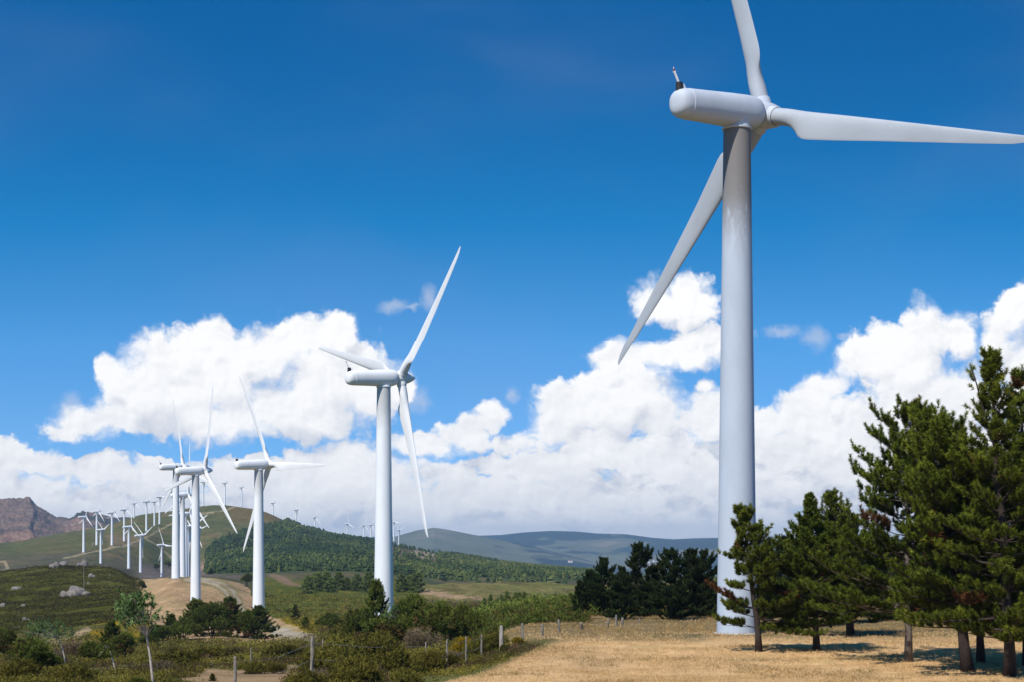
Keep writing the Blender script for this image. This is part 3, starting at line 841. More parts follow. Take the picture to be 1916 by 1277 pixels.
# ================================================================== vegetation
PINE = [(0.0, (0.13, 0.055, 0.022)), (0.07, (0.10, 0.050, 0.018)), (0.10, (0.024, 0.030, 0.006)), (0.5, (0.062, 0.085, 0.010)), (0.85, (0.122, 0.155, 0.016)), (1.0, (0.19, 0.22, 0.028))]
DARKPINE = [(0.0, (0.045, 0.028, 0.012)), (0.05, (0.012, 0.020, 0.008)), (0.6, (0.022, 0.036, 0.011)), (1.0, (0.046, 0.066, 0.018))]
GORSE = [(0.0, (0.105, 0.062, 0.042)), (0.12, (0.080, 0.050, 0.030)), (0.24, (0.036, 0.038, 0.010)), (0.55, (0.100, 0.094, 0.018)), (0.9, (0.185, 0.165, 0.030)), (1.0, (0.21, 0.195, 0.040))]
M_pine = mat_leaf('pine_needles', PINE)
M_pine_dark = mat_leaf('dark_pine_needles', DARKPINE)  # dark needles, with the belt's cloud shade put into the colour
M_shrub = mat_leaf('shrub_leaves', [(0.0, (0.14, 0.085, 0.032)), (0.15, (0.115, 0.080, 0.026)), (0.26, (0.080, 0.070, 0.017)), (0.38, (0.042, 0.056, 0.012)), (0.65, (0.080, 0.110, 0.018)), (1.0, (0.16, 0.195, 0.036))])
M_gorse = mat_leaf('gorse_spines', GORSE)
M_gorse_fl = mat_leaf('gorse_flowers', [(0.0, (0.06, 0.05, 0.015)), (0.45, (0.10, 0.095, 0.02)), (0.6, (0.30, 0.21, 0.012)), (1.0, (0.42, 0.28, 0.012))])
M_deadgorse = mat_leaf('dead_gorse_twigs', [(0.0, (0.075, 0.055, 0.032)), (0.6, (0.14, 0.105, 0.060)), (1.0, (0.21, 0.165, 0.10))])
M_pale = mat_leaf('pale_leaves', [(0.0, (0.05, 0.085, 0.030)), (0.5, (0.095, 0.160, 0.052)), (1.0, (0.19, 0.26, 0.095))])
M_light = mat_leaf('light_green_leaves', [(0.0, (0.08, 0.10, 0.03)), (0.4, (0.11, 0.15, 0.04)), (1.0, (0.19, 0.24, 0.07))])
M_bark = mat_plain('pine_bark', (0.035, 0.024, 0.019), 0.9, 0.5, 6.0)
M_greybark = mat_plain('grey_bark', (0.13, 0.105, 0.085), 0.9, 0.35, 6.0)
M_palebark = mat_plain('pale_bark', (0.36, 0.31, 0.26), 0.9, 0.3, 5.0)

def unit(v): return v / np.maximum(np.linalg.norm(v, axis=-1, keepdims=True), 1e-9)
def spray(P, Dv, L, n, nl, w, tint, spread=0.85, rg=None):
    """needle sprays: P,Dv (s,3) shoots of length L (s,), n needles each of length nl and width w"""
    rg = rg or rng; s = len(P)
    t = rg.random((s, n, 1)); base = P[:, None] + Dv[:, None] * t * L[:, None, None]
    r = rg.normal(size=(s, n, 3)); r = r - (r * Dv[:, None]).sum(-1, keepdims=True) * Dv[:, None]; r = unit(r)
    dirn = unit(Dv[:, None] * (0.35 + 0.55 * t) + r * spread)
    ln = nl * (0.65 + 0.6 * rg.random((s, n, 1))); tip = base + dirn * ln
    side = unit(np.cross(dirn, rg.normal(size=(s, n, 3)))) * w * 0.5
    V = np.stack([base - side, base + side, tip], 2).reshape(-1, 3)
    ti = np.repeat(tint[:, None] + rg.normal(size=(s, n)) * 0.05, 3, axis=1).reshape(-1)
    return V, np.clip(ti, 0, 1)
def spray_mesh(name, V, ti, mat):
    return mesh_np(name, V, np.arange(len(V)).reshape(-1, 3), mat, False, {'tint': ti})

def pine_meshes(H, cb, R, seed, trunk_r, bend=(0, 0), whorl=0.6, nb=5, shoot=0.5, nn=70, prof=0.75, side=(0, 0), gap=0.0, mat=None, bark=None, dead=0.06, low=0.25, wid=0.034, jit=0.35, nl=0.20, bexp=1.3, lobes=0.0, spires=0):
    """trunk and crown meshes of a pine of height H; side pulls the crown out in x,y; base at the origin"""
    rg = np.random.default_rng(seed); mb = MB()
    tz = np.linspace(0, 1, 9)
    bx = bend[0] * (tz ** bexp) + rg.normal(size=9) * 0.012 * H * tz * (1 - tz) * 2; by = bend[1] * tz ** 1.3
    axis = lambda t: np.array([np.interp(t, tz, bx), np.interp(t, tz, by), t * H])
    mb.tube([axis(t) for t in tz], [trunk_r * (1 - t) ** 0.8 * (1.0 if t > 0 else 1.25) + 0.012 for t in tz], 9)
    SP, SD, SL, ST = [], [], [], []
    z = cb * H; az0 = rg.random() * 6.28
    while z < H * 0.985:
        t = z / H; u = (z - cb * H) / (H - cb * H)
        shape = (1 - u) ** prof * (low + (1 - low) * min(1, u / 0.22) if u < 0.22 else 1.0)
        k = max(3, int(round(nb * (0.75 + 0.5 * rg.random()) * (1 if u < 0.8 else 0.7))))
        az0 += 0.9
        for j in range(k):
            if rg.random() < gap: continue
            az = az0 + 2 * PI * j / k + rg.normal() * 0.35
            L = R * shape * (1 - jit + 2 * jit * rg.random()) + 0.12 * R * (1 - u) + 0.22
            out = np.array([math.cos(az), math.sin(az), 0.0])
            L *= 1 + lobes * 2.6 * float(fbm(np.array(out[0] * 1.3 + seed + z * 0.33), np.array(out[1] * 1.3 + z * 0.42), 2, seed))
            L *= 1 + out[0] * side[0] + out[1] * side[1]
            el = math.radians(4 + 46 * u ** 1.2 + rg.normal() * 8)
            p = axis(min(t, 0.995)); pts = [p]; m = max(4, int(L / 0.55) + 2); step = L / (m - 1)
            dirs = []
            for q in range(1, m):
                e = el + math.radians(34) * (q / m) ** 2 - math.radians(8) * math.sin(PI * q / m)
                dv = unit(out * math.cos(e) + np.array([0, 0, math.sin(e)]) + rg.normal(size=3) * 0.10)
                p = p + dv * step; pts.append(p); dirs.append(dv)
            mb.tube(pts, [max(0.010, trunk_r * 0.22 * (L / R if R else 1) * (1 - 0.9 * q / (m - 1))) for q in range(m)], 4, False)
            isdead = rg.random() < dead * (1.6 - u) * 1.2
            for q in range(1, m):
                f = q / (m - 1)
                if f < 0.30 and L > 1.2: continue
                ntw = 1 if q == m - 1 else 4
                for _ in range(ntw):
                    if q == m - 1: d2 = unit(dirs[-1] + np.array([0, 0, 0.6])); tl = 0
                    else:
                        sgn = rg.choice([-1, 1]); lat = np.array([-out[1], out[0], 0]) * sgn
                        d2 = unit(dirs[q - 1] * 0.7 + lat * (0.5 + 0.6 * rg.random()) + np.array([0, 0, 0.15 + 0.5 * rg.random()]))
                        tl = min(0.9, L * 0.22) * (1.1 - f) * (0.5 + rg.random())
                    b0 = pts[q]; tip = b0 + d2 * tl
                    if tl > 0.25: mb.tube([b0, tip], [0.014, 0.008], 3, False)
                    for sh in range(1 + int(tl / (0.8 * shoot))):
                        o = b0 + d2 * tl * (1 - 0.5 * sh)
                        SP.append(o); SD.append(unit(d2 + np.array([0, 0, 0.55]) + rg.normal(size=3) * 0.22)); SL.append(shoot * (0.6 + 0.6 * rg.random()))
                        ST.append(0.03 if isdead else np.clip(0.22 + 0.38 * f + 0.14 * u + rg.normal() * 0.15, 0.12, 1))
        z += whorl * (0.75 + 0.5 * rg.random()) * (1 - 0.35 * u)
    for w_ in range(spires):                                # extra leaders, each a small ragged top
        az = rg.random() * 6.28; t0 = 0.62 + 0.2 * rg.random(); p0 = axis(t0); reach = R * (0.35 + 0.35 * rg.random())
        p1 = p0 + np.array([math.cos(az) * reach, math.sin(az) * reach, H * (0.12 + 0.12 * rg.random())]); mb.tube([p0, (p0 + p1) / 2 - np.array([0, 0, .2]), p1], [trunk_r * .3, trunk_r * .2, 0.03], 5, False)
        for q in range(26):
            f = rg.random(); o = p0 + (p1 - p0) * f + np.append(rg.normal(size=2) * 0.5 * (1.15 - f), rg.normal() * 0.2)
            SP.append(o); SD.append(unit(rg.normal(size=3) * 0.5 + np.array([0, 0, 1.0]))); SL.append(shoot); ST.append(0.45 + 0.3 * f + rg.normal() * 0.1)
    for q in range(3):                                      # leader
        SP.append(axis(1.0) - np.array([0, 0, 0.3 * q])); SD.append(unit(np.array([rg.normal() * .2, rg.normal() * .2, 1.0]))); SL.append(shoot); ST.append(0.75)
    V, ti = spray(np.array(SP), np.array(SD), np.array(SL), nn, nl, wid, np.array(ST), rg=rg)
    return mb.mesh('trunk', bark or M_bark, True), spray_mesh('crown', V, ti, mat or M_pine)

def place_tree(meshes, name, loc, rz, sc, label, cat, group=None):
    o = empty(name, loc, rz); o.scale = (sc, sc, sc) if not isinstance(sc, tuple) else sc
    mobj('trunk', meshes[0], o); mobj('crown', meshes[1], o)
    return tag(o, label, cat, group)

def field_pos(px, py):
    v, d = hit(px, py); return v, d

# ---- pines on the field, right: (px, py of the foot), height from the crown top
def pine_at(px, py, ytop, label, **kw):
    v, d = field_pos(px, py); s = 1400 / d; H = (py - ytop) / s
    kw['R'] = kw['R'] / s; kw['trunk_r'] = kw['trunk_r'] / s
    if 'bend' in kw: kw['bend'] = (kw['bend'][0] / s, kw['bend'][1] / s)
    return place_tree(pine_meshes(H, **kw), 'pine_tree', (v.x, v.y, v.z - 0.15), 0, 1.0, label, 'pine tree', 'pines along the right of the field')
Q = dict(nl=0.24, wid=0.036)
pine_at(1420, 1221, 948, 'small sunlit pine standing in front of the tallest turbine tower', cb=0.18, R=100, seed=11, trunk_r=6.2, bend=(-34, 0), whorl=0.60, nb=6, shoot=0.32, nn=72, prof=0.85, side=(0.22, 0), gap=0.24, dead=0.012, low=0.95, jit=0.45, lobes=0.5, **Q)
pine_at(1528, 1219, 928, 'small bushy pine second from the tallest turbine tower, reddish twigs low down', cb=0.17, R=102, seed=23, trunk_r=6.2, bend=(-14, 0), whorl=0.54, nb=7, shoot=0.32, nn=72, prof=1.15, gap=0.14, dead=0.040, low=0.9, jit=0.35, lobes=0.5, **Q)
pine_at(1592, 1192, 926, 'pine with its top arching left above the gap beside the small bushy pine', cb=0.12, R=84, seed=31, trunk_r=7, bend=(-36, 10), whorl=0.60, nb=7, shoot=0.38, nn=72, prof=0.7, side=(0.1, 0), gap=0.16, dead=0.032, low=0.9, jit=0.45, lobes=0.8, spires=1, **Q)
pine_at(1700, 1240, 764, 'broad pine with a grey thin trunk and bare lower branches', cb=0.20, R=128, seed=47, trunk_r=7, bend=(6, 8), whorl=0.60, nb=8, shoot=0.44, nn=80, prof=0.50, side=(-0.05, 0), gap=0.14, dead=0.032, low=0.95, jit=0.30, bark=M_greybark, lobes=0.9, spires=2, **Q)
pine_at(1812, 1259, 806, 'dark pine with a thick trunk leaning left out of the dry grass', cb=0.24, R=116, seed=59, trunk_r=11, bend=(-48, 0), whorl=0.62, nb=8, shoot=0.44, nn=80, prof=0.42, gap=0.14, dead=0.024, low=0.9, jit=0.30, bexp=0.75, lobes=0.8, spires=2, **Q)
pine_at(1836, 1243, 850, 'slim trunked pine standing just behind the leaning trunk', cb=0.20, R=112, seed=61, trunk_r=7.5, bend=(-14, 0), whorl=0.66, nb=7, shoot=0.42, nn=72, prof=0.5, gap=0.18, dead=0.032, low=0.95, lobes=0.8, **Q)
pine_at(1890, 1269, 660, 'tallest pine, its lone ragged top rising against the white cloud', cb=0.12, R=124, seed=73, trunk_r=10.5, bend=(-38, 0), whorl=0.74, nb=7, shoot=0.44, nn=80, prof=0.95, gap=0.22, dead=0.020, low=0.85, jit=0.5, lobes=1.0, spires=2, **Q)
pine_at(1925, 1248, 700, 'pine cut by the right edge of the picture behind the tallest pine', cb=0.12, R=120, seed=83, trunk_r=10, bend=(-16, 0), whorl=0.70, nb=7, shoot=0.44, nn=74, prof=0.75, gap=0.15, dead=0.032, low=0.95, lobes=0.8, spires=1, **Q)

# ---- dark pine belt behind the nearest turbine
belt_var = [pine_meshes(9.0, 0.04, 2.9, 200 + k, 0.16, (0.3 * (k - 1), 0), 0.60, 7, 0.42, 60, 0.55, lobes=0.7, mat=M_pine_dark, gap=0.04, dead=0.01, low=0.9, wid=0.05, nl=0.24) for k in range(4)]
belt = [(1086, 1172, 1088, 'smallest olive pine at the left end of the dark belt'), (1130, 1168, 1048, 'dark pine third from the left end of the belt, rounded top'), (1108, 1171, 1070, 'low dark pine second from the left end of the belt'),
        (1162, 1167, 1062, 'dark pine filling the dip before the pointed belt pine'), (1197, 1166, 1022, 'dark pine with the most pointed top of the belt, left of the tower'), (1226, 1165, 1068, 'dark pine in the dip right of the pointed belt pine'),
        (1256, 1164, 1034, 'dark belt pine with a knobbly top halfway to the tower'), (1288, 1163, 1030, 'dark belt pine second from the left side of the tower'), (1318, 1162, 1034, 'dark belt pine touching the left side of the tower'),
        (1440, 1162, 1030, 'dark belt pine seen right of the tower through the small sunlit pine'), (1470, 1162, 1010, 'dark pine with a knobbly top between the two small pines'), (1502, 1162, 1016, 'dark belt pine behind the small bushy pine'),
        (1560, 1162, 975, 'dark tall belt pine behind the arching top'), (1596, 1162, 985, 'dark belt pine behind the arching pine trunk'), (1640, 1162, 1005, 'dark belt pine seen below the broad pine crown'), (1690, 1162, 1012, 'dark belt pine behind the pale thin trunk'),
        (1745, 1162, 1000, 'dark belt pine between the pale trunk and the leaning trunk'), (1795, 1162, 1005, 'dark belt pine behind the leaning trunk'), (1850, 1162, 1000, 'dark belt pine behind the slim trunk'), (1900, 1162, 995, 'dark belt pine at the right edge of the picture'),
        (1365, 1161, 1040, 'dark belt pine hidden behind the tower, only its sides showing'), (1405, 1161, 1045, 'dark belt pine just right of the tower foot')]
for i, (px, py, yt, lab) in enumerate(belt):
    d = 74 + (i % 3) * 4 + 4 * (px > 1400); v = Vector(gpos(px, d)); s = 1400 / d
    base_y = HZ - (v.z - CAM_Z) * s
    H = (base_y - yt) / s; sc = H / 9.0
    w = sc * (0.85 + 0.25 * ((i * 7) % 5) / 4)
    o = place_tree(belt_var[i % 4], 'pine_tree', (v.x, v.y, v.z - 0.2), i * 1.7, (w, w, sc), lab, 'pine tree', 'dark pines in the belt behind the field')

# ---- shrubs -------------------------------------------------------
def shrub_mesh(w, h, seed, mat, ns=420, nn=26, sl=0.34, nl=0.16, wid=0.035, tbase=0.45, lum=9, up=0.5, name='foliage'):
    rg = np.random.default_rng(seed); P, D, T = [], [], []
    for k in range(lum):
        a = rg.random() * 6.28; r = (rg.random() ** 0.6) * w * 0.36
        cx, cy = r * math.cos(a), r * math.sin(a); hh = h * (0.55 + 0.45 * rg.random()) * (1 - 0.5 * (r / (w * 0.5)) ** 2)
        rr = w * (0.17 + 0.13 * rg.random()); m = ns // lum; tt = tbase + rg.normal() * 0.15
        v = unit(rg.normal(size=(m, 3))); v[:, 2] = np.abs(v[:, 2]) * 1.1 - 0.25; rad = rg.random((m, 1)) ** 0.35
        c = np.array([cx, cy, max(hh - rr * 0.9, rr * 0.35)]); zs = np.where(v[:, 2:] > 0, 1.0, max(1.0, (hh - rr) / rr))
        q = c + v * rr * rad * np.concatenate([np.ones((m, 2)), zs], 1)
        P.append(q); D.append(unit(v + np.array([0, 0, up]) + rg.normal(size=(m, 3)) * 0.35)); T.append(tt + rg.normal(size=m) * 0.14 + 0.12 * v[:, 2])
    P = np.concatenate(P); D = np.concatenate(D); T = np.clip(np.concatenate(T), 0, 1); P[:, 2] = np.maximum(P[:, 2], 0.02)
    V, ti = spray(P, D, np.full(len(P), sl), nn, nl, wid, T, rg=rg)
    return spray_mesh(name, V, ti, mat)
def stems_mesh(w, h, seed, mat, n=8, r=0.035, name='stems'):
    rg = np.random.default_rng(seed); mb = MB()
    for k in range(n):
        a = rg.random() * 6.28; q = rg.random() * w * 0.33; e = np.array([q * math.cos(a), q * math.sin(a), h * (0.45 + 0.4 * rg.random())])
        mb.tube([(e[0] * .1, e[1] * .1, -0.2), tuple(e * 0.5 + np.array([rg.normal() * .1, rg.normal() * .1, 0])), tuple(e)], [r, r * .7, r * .3], 5, False)
    return mb.mesh(name, mat, True)
def place_shrub(meshes, name, loc, rz, sc, label, cat, group):
    o = empty(name, loc, rz); o.scale = sc
    mobj('stems', meshes[0], o); mobj('foliage', meshes[1], o)
    return tag(o, label, cat, group)

SH = {
 'dark': [(stems_mesh(3.2, 3.4, 300 + k, M_bark), shrub_mesh(3.2, 3.4, 310 + k, M_shrub, 1100, 36, 0.34, 0.17, 0.036, 0.42, 13, 1.0)) for k in range(3)],
 'gorse': [(stems_mesh(3.0, 1.8, 320 + k, M_bark), shrub_mesh(3.0, 1.8, 330 + k, M_gorse, 1000, 30, 0.24, 0.12, 0.032, 0.56, 14, 0.7)) for k in range(4)],
 'flower': [(stems_mesh(2.4, 1.5, 340, M_bark), shrub_mesh(2.4, 1.5, 341, M_gorse_fl, 520, 26, 0.24, 0.10, 0.034, 0.48, 10, 0.7))],
 'dead': [(stems_mesh(2.4, 1.6, 350, M_greybark, 14), shrub_mesh(2.4, 1.6, 351, M_deadgorse, 380, 18, 0.30, 0.16, 0.022, 0.5, 9, 0.6))],
}
young = [pine_meshes(3.6, 0.03, 1.35, 400 + k, 0.07, (0.1, 0), 0.34, 7, 0.30, 70, 0.75, mat=M_shrub, gap=0.03, dead=0.05, low=0.9, wid=0.034, nl=0.16) for k in range(3)]
def veg_at(kind, var, px, py, wpx, hpx, label, name, cat, group, d=None):
    if d is None: v, d = hit(px, py)
    else: v = Vector(gpos(px, d))
    s = 1400 / d
    if kind == 'young':
        m = young[var % 3]; sc = (hpx / s) / 3.6
        return place_tree(m, name, (v.x, v.y, v.z - 0.1), px * 0.37, (wpx / s / 2.9, wpx / s / 2.9, sc), label, cat, group)
    W_, H_ = {'dark': (3.2, 3.4), 'gorse': (3.0, 1.8), 'flower': (2.4, 1.5), 'dead': (2.4, 1.6)}[kind]
    ms = SH[kind]; m = ms[var % len(ms)]
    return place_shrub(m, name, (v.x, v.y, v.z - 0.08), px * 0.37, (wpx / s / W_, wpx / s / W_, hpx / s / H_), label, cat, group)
GS = 'gorse and heath shrubs along the left of the field'
GB = 'dark bushes in front of the tan platform'
VEG = [
 ('young', 0, 368, 1192, 75, 65, 'dark young pine hiding the foot of the platform turbine, leftmost of the dark clump', 'young_pine', 'young pine', GB),
 ('dark', 1, 398, 1196, 68, 73, 'dark brownish bush just right of the platform turbine tower', 'bush', 'bush', GB),
 ('young', 1, 432, 1194, 70, 69, 'dark young pine in the middle between the platform turbine and the road turbine', 'young_pine', 'young pine', GB),
 ('dark', 2, 462, 1196, 68, 58, 'dark bush left of the foot of the road turbine', 'bush', 'bush', GB),
 ('young', 2, 486, 1197, 65, 57, 'blue green young pine covering the foot of the road turbine', 'young_pine', 'young pine', GB),
 ('dark', 0, 346, 1200, 55, 51, 'round dark bush below the platform turbine, left side', 'bush', 'bush', GB),
 ('young', 1, 320, 1200, 42, 46, 'narrow young pine pointing up from the hedge below the tan platform', 'young_pine', 'young pine', GB),
 ('dark', 1, 292, 1212, 66, 44, 'dark bush beside the thin pale trunk on the left', 'bush', 'bush', GB),
 ('young', 0, 208, 1232, 55, 63, 'small dark pine in front of the yellow flower patch, left', 'young_pine', 'young pine', GB),
 ('dark', 2, 232, 1236, 61, 56, 'dark bush below the yellow flower patch', 'bush', 'bush', GB),
 ('dark', 0, 180, 1246, 61, 53, 'dark green bush left of the small pine by the flower patch', 'bush', 'bush', GB),
 ('dark', 1, 62, 1262, 99, 73, 'green bush beneath the pale feathery sapling on the far left', 'bush', 'bush', GB),
 ('dark', 2, 14, 1240, 55, 69, 'dark bush cut by the left picture edge', 'bush', 'bush', GB),
 ('gorse', 0, 30, 1275, 92, 46, 'olive gorse in the bottom left corner', 'gorse_bush', 'gorse bush', GS),
 ('gorse', 1, 130, 1280, 92, 39, 'olive gorse at the bottom edge under the pale sapling', 'gorse_bush', 'gorse bush', GS),
 ('young', 2, 706, 1210, 66, 112, 'dark pointed young pine against the foot of the second largest turbine', 'young_pine', 'young pine', GB),
 ('dark', 1, 672, 1210, 66, 74, 'green bush left of the pointed young pine by the second largest turbine', 'bush', 'bush', GB),
 ('dark', 0, 617, 1184, 52, 42, 'round dark bush alone between the dirt road and the second largest turbine', 'bush', 'bush', GB),
 ('young', 0, 572, 1178, 20, 22, 'tiny dark shrub beside the end of the dirt road', 'young_pine', 'young pine', GB),
 ('young', 1, 553, 1162, 18, 28, 'tiny dark young pine on the flowering heath', 'young_pine', 'young pine', GB),
 ('dark', 1, 768, 1210, 76, 104, 'green bush right of the foot of the second largest turbine', 'bush', 'bush', GB),
 ('dark', 2, 806, 1208, 84, 88, 'dark bush in the left of the brown green thicket', 'bush', 'bush', GB),
 ('dark', 0, 842, 1206, 86, 86, 'brownish bush in the middle of the brown green thicket', 'bush', 'bush', GB),
 ('dark', 0, 876, 1204, 60, 86, 'dark bush at the right end of the brown green thicket', 'bush', 'bush', GB),
 ('dark', 1, 862, 1206, 84, 56, 'low dark bush at the right foot of the brown green thicket', 'bush', 'bush', GB),
 ('dead', 0, 797, 1222, 75, 52, 'bare pinkish dead bush below the brown green thicket', 'dead_bush', 'dead bush', GS),
 ('dark', 2, 730, 1216, 110, 62, 'spreading dark bush under the crooked yellow green sapling', 'bush', 'bush', GB),
 ('gorse', 2, 668, 1204, 103, 44, 'low gorse in front of the round dark bush, behind the posts', 'gorse_bush', 'gorse bush', GS),
 ('gorse', 0, 596, 1262, 87, 52, 'olive gorse right of the weathered short post, lower left of the big mound', 'gorse_bush', 'gorse bush', GS),
 ('gorse', 1, 640, 1252, 92, 67, 'olive gorse on the left shoulder of the big mound', 'gorse_bush', 'gorse bush', GS),
 ('gorse', 2, 698, 1246, 103, 78, 'highest gorse mound in the bottom centre left', 'gorse_bush', 'gorse bush', GS),
 ('gorse', 3, 740, 1268, 96, 72, 'gorse at the bottom edge on the right flank of the big mound', 'gorse_bush', 'gorse bush', GS),
 ('gorse', 0, 660, 1285, 103, 65, 'gorse cut by the bottom edge beneath the big mound', 'gorse_bush', 'gorse bush', GS),
 ('dead', 0, 700, 1282, 46, 44, 'pinkish dead gorse at the bottom edge inside the big mound', 'dead_bush', 'dead bush', GS),
 ('dead', 0, 598, 1284, 46, 39, 'greyish dead gorse at the bottom edge left of the big mound', 'dead_bush', 'dead bush', GS),
 ('gorse', 3, 575, 1290, 80, 41, 'gorse at the bottom edge, left end of the big mound', 'gorse_bush', 'gorse bush', GS),
 ('gorse', 1, 790, 1264, 80, 52, 'gorse between the big mound and the first thin fence post', 'gorse_bush', 'gorse bush', GS),
 ('gorse', 2, 822, 1256, 73, 46, 'gorse under the thin fence posts by the path edge', 'gorse_bush', 'gorse bush', GS),
 ('dead', 0, 838, 1246, 52, 33, 'brownish dead gorse between the two thin fence posts', 'dead_bush', 'dead bush', GS),
 ('flower', 0, 866, 1240, 64, 54, 'gorse with yellow flowers beside the path edge', 'gorse_bush', 'gorse bush', GS),
 ('gorse', 0, 896, 1232, 62, 44, 'gorse right of the yellow flowering one', 'gorse_bush', 'gorse bush', GS),
 ('gorse', 3, 926, 1218, 57, 46, 'gorse at the foot of the broad pale post', 'gorse_bush', 'gorse bush', GS),
 ('dark', 2, 948, 1222, 26, 18, 'small dark tuft at the corner of the path edge', 'bush', 'bush', GS),
 ('flower', 0, 968, 1208, 39, 18, 'last small gorse along the path edge, right of the broad pale post', 'gorse_bush', 'gorse bush', GS),
 ('gorse', 1, 760, 1286, 69, 39, 'gorse cut by the bottom edge nearest the path', 'gorse_bush', 'gorse bush', GS),
 ('gorse', 2, 515, 1262, 41, 28, 'small round gorse alone on the bare strip at the bottom', 'gorse_bush', 'gorse bush', GS),
 ('dark', 0, 262, 1292, 55, 29, 'black green bush top at the bottom edge below the thin pale trunk', 'bush', 'bush', GB),
 ('young', 1, 398, 1276, 17, 16, 'tiny green seedling at the bottom edge left of the tall post', 'young_pine', 'young pine', GS),
 ('dark', 1, 266, 1106, 16, 20, 'dark bush on the edge between the heather knoll and the tan platform', 'bush', 'bush', GB),
 ('dark', 0, 259, 1118, 12, 12, 'lower small dark bush on the same edge of the tan platform', 'bush', 'bush', GB),
 ('dark', 2, 292, 1068, 14, 13, 'distant dark bush behind the low turbine left of the platform', 'bush', 'bush', GB),
 ('dark', 1, 316, 1064, 20, 14, 'distant wide dark bush behind the platform, beside the row tower', 'bush', 'bush', GB),
 ('dark', 0, 462, 1096, 22, 26, 'distant bush at the left side of the road turbine tower', 'bush', 'bush', GB),
]
VEG += [
 ('gorse', 1, 470, 1262, 60, 26, 'low gorse beside the tall weathered post at the bottom', 'gorse_bush', 'gorse bush', GS),
 ('gorse', 3, 330, 1246, 90, 34, 'wide olive gorse below the dark clump, left of the tall weathered post', 'gorse_bush', 'gorse bush', GS),
 ('gorse', 2, 400, 1236, 80, 30, 'olive gorse directly below the middle of the dark clump', 'gorse_bush', 'gorse bush', GS),
 ('dead', 0, 300, 1262, 60, 30, 'brownish dead gorse right of the thin pale trunk', 'dead_bush', 'dead bush', GS),
 ('gorse', 0, 535, 1236, 80, 34, 'olive gorse left of the weathered short post', 'gorse_bush', 'gorse bush', GS),
 ('dead', 0, 95, 1250, 60, 40, 'tangle of dry twigs under the pale feathery sapling', 'dead_bush', 'dead bush', GS),
 ('dead', 0, 150, 1232, 70, 36, 'pale dry thicket between the pale sapling and the small pine', 'dead_bush', 'dead bush', GS),
]
for r in VEG: veg_at(*r)

# ---- saplings: thin pale trunks with a wispy crown
def sapling(px, py, top, trunk_px, crown, ctr, label, mat, seed, ns=170, d=None):
    v, dd = hit(px, py) if d is None else (Vector(gpos(px, d)), d)
    s = 1400 / dd; rg = np.random.default_rng(seed); H = (py - top) / s
    o = empty('sapling', (v.x, v.y, v.z - 0.1)); lx = lambda x: (x - px) / s; lz = lambda y: (py - y) / s
    mb = MB(); pts = [(lx(x), 0.1 * i, lz(y)) for i, (x, y) in enumerate(trunk_px)]
    mb.tube(pts, [0.085 * (1 - 0.75 * i / (len(pts) - 1)) for i in range(len(pts))], 7)
    P, D, T = [], [], []
    for (cx, cy, rx, ry, n) in crown:
        top_p = np.array(pts[min(len(pts) - 1, ctr)])
        for k in range(n):
            q = rg.normal(size=3) * 0.5; c = np.array([lx(cx) + q[0] * rx / s, q[1] * rx / s, lz(cy) + q[2] * ry / s])
            P.append(c); D.append(unit(rg.normal(size=3) * 0.8 + np.array([0, 0, -0.1]))); T.append(0.5 + rg.normal() * 0.2)
            if k % 6 == 0: mb.tube([tuple(top_p), tuple((top_p + c) / 2 + np.array([0, 0, 0.1])), tuple(c)], [0.03, 0.018, 0.008], 4, False)
    mobj('trunk', mb.mesh('trunk', M_palebark, True), o)
    V, ti = spray(np.array(P), np.array(D), np.full(len(P), 0.30), 22, 0.20, 0.06, np.clip(np.array(T), 0, 1), rg=rg)
    mobj('crown', spray_mesh('crown', V, ti, mat), o)
    return tag(o, label, 'sapling', 'thin pale saplings in the scrub')
sapling(288, 1290, 1112, [(288,1290),(284,1262),(279,1225),(272,1190),(268,1165),(262,1140)], [(245,1130,26,22,60),(238,1152,22,20,40),(262,1118,20,14,30),(285,1150,22,26,26)], 3, 'tall thin sapling with pale trunk and light green top, beside the tan platform', M_pale, 501)
sapling(124, 1252, 1158, [(124,1252),(120,1228),(114,1208),(108,1195),(98,1185)], [(78,1172,30,14,80),(104,1180,36,16,70),(60,1180,16,12,24)], 3, 'pale sapling with flat feathery light green crown above the path, far left', M_pale, 502)
sapling(758, 1212, 1126, [(758,1212),(754,1190),(750,1172),(747,1158),(738,1150)], [(728,1150,22,7,30),(745,1140,18,10,22),(735,1134,10,6,10)], 3, 'crooked sapling with yellow green leaves in front of the second largest turbine', M_pale, 503)
sapling(218, 1262, 1200, [(218,1262),(212,1240),(206,1222),(200,1208)], [(200,1212,16,14,24)], 3, 'short crooked bare sapling left of the tall thin one', M_shrub, 504)

